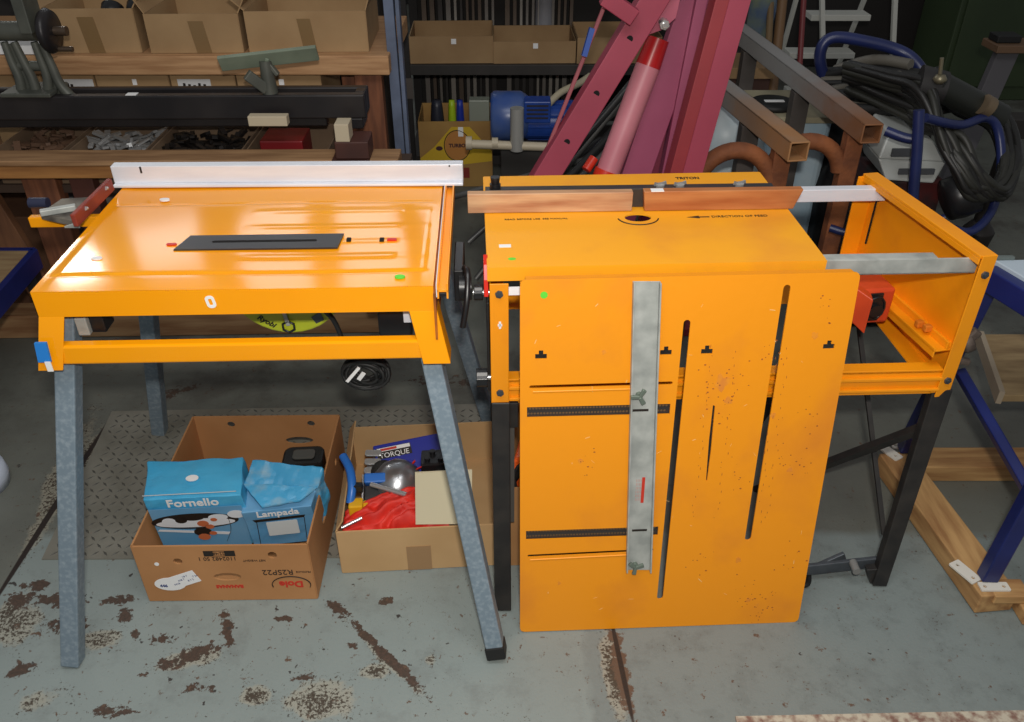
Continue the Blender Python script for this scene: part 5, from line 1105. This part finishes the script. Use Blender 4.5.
# ram
a, b_ = Py(610, 166, 2.30), Py(648, 66, 2.36); d = b_ - a
m = MB(); m.cyl(a - d * .5, b_, .034, 24); m.build('ram_sleeve', mat('pale_pink_paint', (206, 134, 144), .45, 0, (194, 118, 130), 5, 3), cr)
m = MB(); m.cyl(b_, b_ + d * .26, .0345, 24, 0, .030); m.build('ram_head', mat('glossy_red', (178, 32, 34), .3), cr)
m = MB(); q_ = Py(606, 172, 2.29); m.cyl(q_ - d * .12, q_ + d * .02, .033, 20); m.cyl(Py(586, 170, 2.30), Py(594, 158, 2.32), .014, 10); m.build('ram_base', mat('orange_red_paint', (206, 50, 28), .4), cr)
beam('mast_side', (634, 176), (686, 24), 2.34, 2.42, .082, .05, CR3)
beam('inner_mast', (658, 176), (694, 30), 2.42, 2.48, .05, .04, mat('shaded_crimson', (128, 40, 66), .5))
beam('mast_tongue', (676, 120), (696, 20), 2.36, 2.40, .03, .05, CR3, .3)
bm, a, b_, d = beam('main_mast', (682, 176), (729, 2), 2.20, 2.26, .086, .07, CR4, .35)
m = MB(); 
off = Vector((.016, -.037, .0)); a2 = a - d * ((a.z - .04) / d.z); m.bar(a2 + off, b_ + d * .35 + off, .052, .004, (0, 1, 0)); m.build('mast_face', CR1, cr)
m = MB(); m.box((.25, 2.36, 0.001), (.62, 2.52, .03)); m.build('crane_base', CR4, cr, .003)

def rusting(name, steel, rust, y0, y1):
    m = mat(name, steel, .5, .05); N, L = m.node_tree.nodes, m.node_tree.links; b = N['Principled BSDF']
    g = N.new('ShaderNodeNewGeometry'); sp = N.new('ShaderNodeSeparateXYZ'); L.new(g.outputs['Position'], sp.inputs[0])
    n = N.new('ShaderNodeTexNoise'); n.inputs['Scale'].default_value = 9; n.inputs['Detail'].default_value = 6; L.new(g.outputs['Position'], n.inputs['Vector'])
    ad = N.new('ShaderNodeMath'); ad.operation = 'MULTIPLY_ADD'; ad.inputs[1].default_value = .5; L.new(n.outputs[0], ad.inputs[0]); L.new(sp.outputs[1], ad.inputs[2])
    mr = N.new('ShaderNodeMapRange'); L.new(ad.outputs[0], mr.inputs[0]); mr.inputs[1].default_value = y0 + .25; mr.inputs[2].default_value = y1 + .25
    mx = N.new('ShaderNodeMix'); mx.data_type = 'RGBA'; L.new(mr.outputs[0], mx.inputs[0]); mx.inputs[6].default_value = lin(rust); mx.inputs[7].default_value = lin(steel); L.new(mx.outputs[2], b.inputs['Base Color'])
    return m
# ------------------------------------------------------------ grey trestles with rusty curved legs
for i, (pn_, pf, lb) in enumerate((((799, 152), (700, 72), 'shorter grey steel trestle bar with rusty curved leg, beside the red crane'), ((872, 134), (736, 30), 'longer grey steel trestle bar with rusty curved leg, by the ladder'))):
    zt_ = .70 if i == 0 else .72; a = Pz(*pn_, zt_ - .03); b_ = Pz(*pf, zt_ - .03); a.z = b_.z = zt_ - .03
    tr = thing('steel_trestle', lb, 'trestle', (a.x, a.y, 0))
    m = MB(); m.hollow(a, b_, .058, .056, .005); m.build('top_bar', rusting('rust_tipped_steel' + str(i), (146, 144, 142), (170, 124, 82) if i == 0 else (138, 92, 60), a.y + .05, a.y + .55), tr, .002)
    d = (b_ - a).normalized()
    q_ = a + d * .10; m = MB(); m.bar(Vector((q_.x, q_.y, zt_ - .058)), Vector((q_.x, q_.y, .002)), .05, .045, (0, 1, 0)); m.build('leg', RUST, tr, .003)
    rc = Py(766, 186, q_.y) if i == 0 else Py(858, 176, q_.y); cx = q_.x - .125; rz_ = rc.z
    pts = [Vector((cx + .105 * math.cos(R(t)), q_.y, rz_ + .108 * math.sin(R(t)))) for t in range(10, 192, 10)]
    m = MB(); m.tube(pts + [Vector((cx - .107, q_.y, rz_ - .1)), Vector((cx - .108, q_.y, .002))], .024, 14); m.build('curved_leg', RUST, tr)
    for s_ in (.42, .85):
        q2 = a + (b_ - a) * s_; m = MB(); m.bar(Vector((q2.x, q2.y, zt_ - .062)), Vector((q2.x, q2.y, .002)), .055, .05, (0, 1, 0)); m.build('leg', mat('dull_grey_leg', (96, 90, 86), .5, .3, (78, 72, 68), 8), tr, .002)

# water drum and blue jerry container with board on top
DR = mat('cloudy_blue_plastic', (190, 208, 216), .4, 0, (206, 216, 220), 6, 4)
p = Py(733, 140, 2.95); m = MB(); hh = Py(733, 103, 2.95).z
m.lathe([(.13, .0), (.145, .02), (.145, hh * .3), (.135, hh * .33), (.145, hh * .36), (.145, hh * .52), (.135, hh * .55), (.145, hh * .58), (.145, hh * .74), (.135, hh * .77), (.140, hh * .80), (.125, hh * .92), (.085, hh * .98), (.04, hh)], Matrix.Translation((p.x - .03, 2.95, 0)), 32)
m.build('water_drum', DR, None, 0, 'cloudy white ribbed water drum behind the shorter grey trestle', 'drum')
a = Py(770, 118, 2.9); b_ = Py(836, 118, 2.9); ht = Py(800, 122, 2.9).z
dd = thing('blue_container', 'pale blue plastic container with beige board lid between the two trestles', 'container', ((a.x + b_.x) / 2, 3.0, 0))
m = MB(); m.prism(rrect(a.x, 2.9, b_.x, 3.2, .04), .001, ht); m.build('container_body', mat('pale_blue_plastic', (168, 194, 210), .4, 0, (188, 206, 216), 7, 3), dd, .008)
m = MB(); m.box((a.x - .08, 2.88, ht + .001), (b_.x + .0, 3.2, ht + .022)); m.build('board_lid', mat('beige_board', (170, 162, 134), .7, 0, (150, 142, 118), 6), dd, .002)
p = Pz(780, 106, ht + .05); m = MB(); m.lathe([(.075, 0), (.080, .01), (.075, .02), (.05, .022)], Matrix.Translation((p.x, min(max(p.y, 3.0), 3.1), ht + .0225)), 28); o = m.build('black_coil', RUBBER, None, 0, 'black round coil with white label on the beige board lid', 'coil')
m = MB(); m.prism(rrect(-.035, -.012, .035, .012, .004), .0225, .0235, Matrix.Translation((p.x, min(max(p.y, 3.0), 3.1) - .01, ht + .0225))); m.build('white_label', WHITE, o)
# black bucket-like bag below the longer trestle
p = Py(852, 165, 2.9); m = MB(); m.lathe([(.09, 0), (.11, .05), (.12, .30), (.09, .40), (.03, .42)], Matrix.Translation((p.x, 2.95, 0)), 20); m.build('black_bag', mat('black_bag', (26, 26, 28), .35, 0, (14, 14, 16), 8), None, 0, 'black shiny bag on the floor between container and generator', 'bag', subd=1, disp=.02, dscale=.1)

# ------------------------------------------------------------ ladder, poles, plastic wrap beyond
yL = 4.6; ld = thing('step_ladder', 'white aluminium step ladder standing open at the back right', 'step ladder', (Py(830, 100, yL).x, yL, 0))
LAD = mat('ladder_white', (200, 200, 192), .45, .0)
def lb(p1, p2, y1, y2, w_, nm):
    a, b_ = Py(*p1, y1), Py(*p2, y2); d = b_ - a; a2 = a - d * ((a.z - .005) / d.z) ; m = MB(); m.bar(a2, b_ + d * 1.2, w_, .03, (0, 1, 0)); m.build(nm, LAD, ld, .002)
lb((823, 60), (822, 0), yL, yL + .04, .022, 'rail'); lb((892, 65), (895, 0), yL, yL + .04, .022, 'rail')
lb((838, 66), (864, 0), yL + .55, yL + .40, .02, 'rear_rail'); lb((783, 48), (796, 0), yL + .3, yL + .25, .02, 'rear_rail')
for (x0, x1, py, y_) in ((812, 872, 15, yL + .06), (790, 856, 53, yL), (790, 850, 92, yL - .05)):
    a, b_ = Py(x0, py, y_), Py(x1, py - 2, y_); m = MB(); m.box((a.x, y_, a.z - .03), (b_.x, y_ + .12, a.z)); m.build('tread', LAD, ld, .003)
for i, (p1, p2, mt, lbx, r_) in enumerate((((776, 60), (783, -5), mat('brown_pole', (118, 88, 58), .6), 'brown wooden pole leaning behind the grey trestles', .022), ((800, 60), (804, -5), mat('dull_red_pole', (120, 48, 50), .5), 'thin dull red pole leaning left of the step ladder', .013), ((768, 60), (771, -5), mat('tan_pole', (134, 110, 78), .6), 'tan wooden pole leaning left of the brown pole', .016))):
    a, b_ = Py(*p1, 4.0 + .12 * i), Py(*p2, 4.1 + .12 * i); d = b_ - a; a2 = a - d * ((a.z - .02) / d.z); m = MB(); m.cyl(a2, b_ + d * .8, r_, 12); m.build('pole', mt, None, 0, lbx, 'pole')
p = Py(756, 12, 4.4); m = MB(); m.lathe([(.08, 0), (.10, .1), (.09, .5), (.10, p.z + .1), (.04, p.z + .25)], Matrix.Translation((p.x, 4.4, 0)), 18); m.build('plastic_roll', mat('blue_wrap', (70, 96, 150), .2, 0, (130, 140, 110), 7, 3), None, 0, 'blue and greenish plastic wrapped roll beside the top of the red mast', 'roll', subd=1, disp=.02)
m = MB(); a = Py(728, 68, 3.6); m.box((a.x - .04, 3.6, a.z - .045), (a.x + .20, 3.9, a.z)); m.build('shelf_end', mat('pale_board', (150, 120, 84), .7), None, .002, 'short pale timber board behind the red mast and grey trestle', 'board')
m = MB(); m.box((a.x - .03, 3.62, 0), (a.x + .19, 3.88, a.z - .046)); m.build('wooden_box', mat('dark_brown_box', (70, 44, 36), .7), None, .004, 'dark brown box standing under the short pale board', 'box')

# ------------------------------------------------------------ generator trolley and hoses
gt = thing('generator_trolley', 'dark blue tube framed trolley with white-topped generator at the back right', 'generator', (1.25, 2.5, 0))
BT = mat('blue_tube_paint', (34, 44, 92), .35, 0, (26, 34, 74), 6, 3)
yg = 2.45
def tb2(pts, r_, nm='frame_tube'):
    m = MB(); m.tube(smooth([Py(x, y, z) for x, y, z in pts], 8), r_, 12); return m.build(nm, BT, gt)
tb2([(826, 88, 2.9), (820, 55, 2.9), (832, 38, 2.9), (868, 42, 2.88), (902, 52, 2.85), (920, 68, 2.8), (930, 95, 2.75)], .019, 'handle')
tb2([(886, 131, 2.35), (905, 138, 2.32), (922, 140, 2.3)], .014)
tb2([(919, 110, 2.3), (917, 150, 2.28), (913, 200, 2.26), (912, 235, 2.26)], .015)
tb2([(925, 118, 2.35), (960, 125, 2.4), (985, 118, 2.45), (998, 130, 2.45), (1001, 170, 2.4), (992, 210, 2.35), (972, 231, 2.3), (950, 228, 2.28), (935, 220, 2.28)], .013)
tb2([(830, 228, 2.35), (870, 236, 2.3), (945, 218, 2.27)], .012)
a, b_ = Py(884, 150, 2.42), Py(947, 150, 2.42); zt_ = Py(900, 138, 2.42).z; zb = Py(900, 178, 2.42).z
m = MB(); w_ = b_.x - a.x
vs = [(a.x + .02, 2.40, zb), (b_.x - .02, 2.40, zb - .01), (b_.x - .0, 2.62, zb), (a.x + .03, 2.62, zb), (a.x - .01, 2.42, zb + .06), (b_.x + .01, 2.42, zb + .05), (b_.x + .02, 2.62, zb + .05), (a.x, 2.62, zb + .06)]
m.hexa(vs); m.hexa(vs[4:] + [Vector((a.x + .02, 2.46, zt_ + .005)), Vector((b_.x - .03, 2.46, zt_ - .02)), Vector((b_.x - .03, 2.62, zt_ - .01)), Vector((a.x + .03, 2.62, zt_ + .01))])
WG = mat('white_tank_paint', (168, 171, 168), .35); gb = m.build('fuel_tank', WG, gt, .006)
m = MB(); p = Py(905, 154, 2.40); m.box((p.x - .035, 2.405, p.z - .01), (p.x + .05, 2.415, p.z + .012)); p = Py(913, 171, 2.40); m.box((p.x - .045, 2.390, p.z - .007), (p.x + .06, 2.398, p.z + .009)); m.build('tank_badges', mat('dark_grey_print', (70, 72, 76), .5), gb)
m = MB(); m.box((a.x + .02, 2.43, .10), (b_.x + .03, 2.64, zb - .012)); m.build('engine_block', mat('dark_red_engine', (76, 26, 26), .5, 0, (30, 26, 26), 9, 4, (.4, .6)), gt, .01)
m = MB(); p = Py(960, 196, 2.36); m.lathe([(.03, -.05), (.062, -.04), (.066, .0), (.062, .04), (.03, .05)], fz(p, 0) @ Matrix.Rotation(R(70), 4, 'Y'), 24); m.build('air_filter', PLAST_BK, gt)
m = MB(); m.box((a.x - .03, 2.40, .03), (b_.x + .10, 2.66, .10)); m.build('trolley_base', mat('dark_base', (50, 48, 46), .6), gt, .004)
for x_ in (a.x - .045, b_.x + .11):
    m = MB(); m.cyl((x_ - .02, 2.60, .085), (x_ + .02, 2.60, .085), .083, 28); m.build('wheel', RUBBER, gt, .004)
# big bundle of black hose draped over the trolley
hs = thing('hose_bundle', 'large bundle of black hose draped over the blue generator trolley', 'hose', (1.35, 2.4, .5))
rnd = random.Random(11); HM = [mat('black_hose', (27, 26, 25), .45), mat('dark_olive_hose', (38, 38, 33), .5)]
for k in range(20):
    o = [rnd.uniform(-7, 7) for _ in range(12)]; s_ = (k - 9.5) * 1.9
    pts = [(850 + o[0], 78 + s_ * .8, 2.75), (890 + o[1], 92 + s_, 2.60), (925 + o[2], 108 + s_ * 1.2, 2.48), (950 + s_ * .6, 140 + o[3], 2.38), (968 + s_ * .6, 172 + o[4], 2.32), (985 + s_ * .8, 192 + o[5], 2.30), (1002 + s_ * .4, 188 + o[6], 2.34), (1010 + s_ * .5, 160 + o[7], 2.42), (1000 + s_ * .6, 125 + o[8], 2.55), (970 + s_, 104 + o[9], 2.68), (935, 92 + s_ + o[10], 2.78)]
    m = MB(); m.tube(smooth([Py(*q_) for q_ in pts], 7), .0115, 8); m.build('hose_loop', HM[k % 2], hs)
m = MB(); m.cyl(Py(918, 84, 2.52), Py(945, 88, 2.50), .055, 20, 0, .045); m.build('hose_coupling', mat('dark_rubber_sleeve', (40, 38, 38), .5), hs)
m = MB(); m.cyl(Py(940, 74, 2.46), Py(942, 58, 2.46), .006, 8); m.lathe([(.012, -.012), (.02, 0), (.012, .012)], Matrix.Translation(Py(940, 79, 2.46)), 14); m.build('valve', mat('dull_brass', (130, 122, 100), .4, .6), hs)
m = MB(); m.cyl(Py(936, 84, 2.5), Py(1000, 118, 2.5), .040, 20); m.build('dark_cylinder', mat('dark_green_black', (32, 34, 30), .45), hs)
m = MB(); m.cyl(Py(983, 104, 2.46), Py(990, 108, 2.46), .030, 16); m.build('clamp_ring', mat('dull_tan', (112, 96, 76), .5, .3), hs)
# pile of pipes and cable in front of the ladder
for k in range(12):
    x0, y0 = 822 + rnd.uniform(-4, 14), 70 + k * 3.3; x1, y1 = 905 + rnd.uniform(-10, 25), 72 + k * 3.6 + rnd.uniform(-8, 4)
    m = MB(); m.tube(smooth([Py(x0, y0, 2.95 - .02 * k), Py((x0 + x1) / 2, (y0 + y1) / 2 + rnd.uniform(-8, 8), 2.86 - .02 * k), Py(x1, y1, 2.75 - .02 * k)], 6), rnd.choice((.009, .014, .018)), 8)
    g_ = ['black', 'greyish'][k % 3 == 0]; m.build('cable', [RUBBER, mat('greyish_pipe', (96, 92, 84), .5)][k % 3 == 0], None, 0, g_ + ' cable in the pile between the longer trestle and blue handle', 'cable', g_ + ' cables piled by the blue handle')
tbx = MB(); p = Py(870, 100, 2.85); tbx.box((p.x - .06, 2.80, 0), (p.x + .22, 3.15, p.z - .10)); tbx.build('storage_trunk', mat('dark_trunk', (34, 32, 32), .6), None, .01, 'dark trunk carrying the pile of cables behind the trestle', 'trunk')
# ------------------------------------------------------------ far right: green cabinet, small table
a, b_ = Py(936, 95, 4.9), Py(1075, 95, 4.9); m = MB(); gc = thing('green_cabinet', 'tall dark olive green steel cabinet at the back right', 'cabinet', ((a.x + b_.x) / 2, 5.1, 0))
m.box((a.x, 4.9, 0), (b_.x, 5.35, 1.9)); GC = mat('olive_green_paint', (52, 66, 40), .55, 0, (44, 58, 34), 3, 3); m.build('cabinet_body', GC, gc, .006)
m = MB(); m.box((a.x + .03, 4.885, .08), (b_.x - .03, 4.899, 1.85)); m.build('cabinet_door', GC, gc, .003)
p = Py(1006, 46, 3.6); stb = thing('side_table', 'small brown topped table with grey leg at the right edge', 'table', (p.x + .2, 3.8, 0))
m = MB(); m.box((p.x - .03, 3.6, p.z - .03), (p.x + .6, 3.74, p.z)); m.build('table_top', mat('brown_top', (108, 82, 60), .6), stb, .003)
for x_ in (p.x + .05, p.x + .52): m = MB(); m.bar((x_, 3.67, p.z - .03), (x_ - .06, 3.7, 0), .09, .04, (0, 1, 0)); m.build('leg', mat('grey_leg', (96, 94, 98), .5), stb, .003)
m = MB(); m.box((p.x - .02, 3.64, p.z + .001), (p.x + .08, 3.72, p.z + .03)); m.build('black_block', RUBBER, None, .004, 'small black block on the corner of the brown topped table', 'block')
m = MB(); q_ = Py(1012, 130, 3.0); m.lathe([(.02, 0), (.05, .02), (.06, .08), (.03, .12)], Matrix.Translation((q_.x, 3.0, 0)), 14); m.cyl((q_.x, 3.0, .1), (q_.x + .02, 3.02, q_.z), .03, 12); m.box((q_.x - .05, 2.96, q_.z - .02), (q_.x + .10, 3.05, q_.z + .05)); m.build('dark_pump', mat('dark_fitting', (48, 44, 42), .5, .3), None, .004, 'dark cast fitting on the floor beside the hose at the right edge', 'fitting')
# dark clutter cabinet behind everything on the left of the shelving
m = MB(); m.box((-2.6, 3.5, 0), (Py(378, 0, 3.5).x, 3.9, 1.5)); m.build('dark_cupboard', mat('dark_cupboard', (40, 36, 34), .7), None, .01, 'dark cupboard behind the timber bench and cartons', 'cupboard')
a = Py(760, 0, 5.6); m = MB(); m.box((a.x - .2, 5.6, 0), (a.x + 1.4, 6.0, 1.3)); m.build('dark_cupboard', mat('dark_cupboard', (40, 36, 34), .7), None, .01, 'dark cupboard far behind the step ladder', 'cupboard')
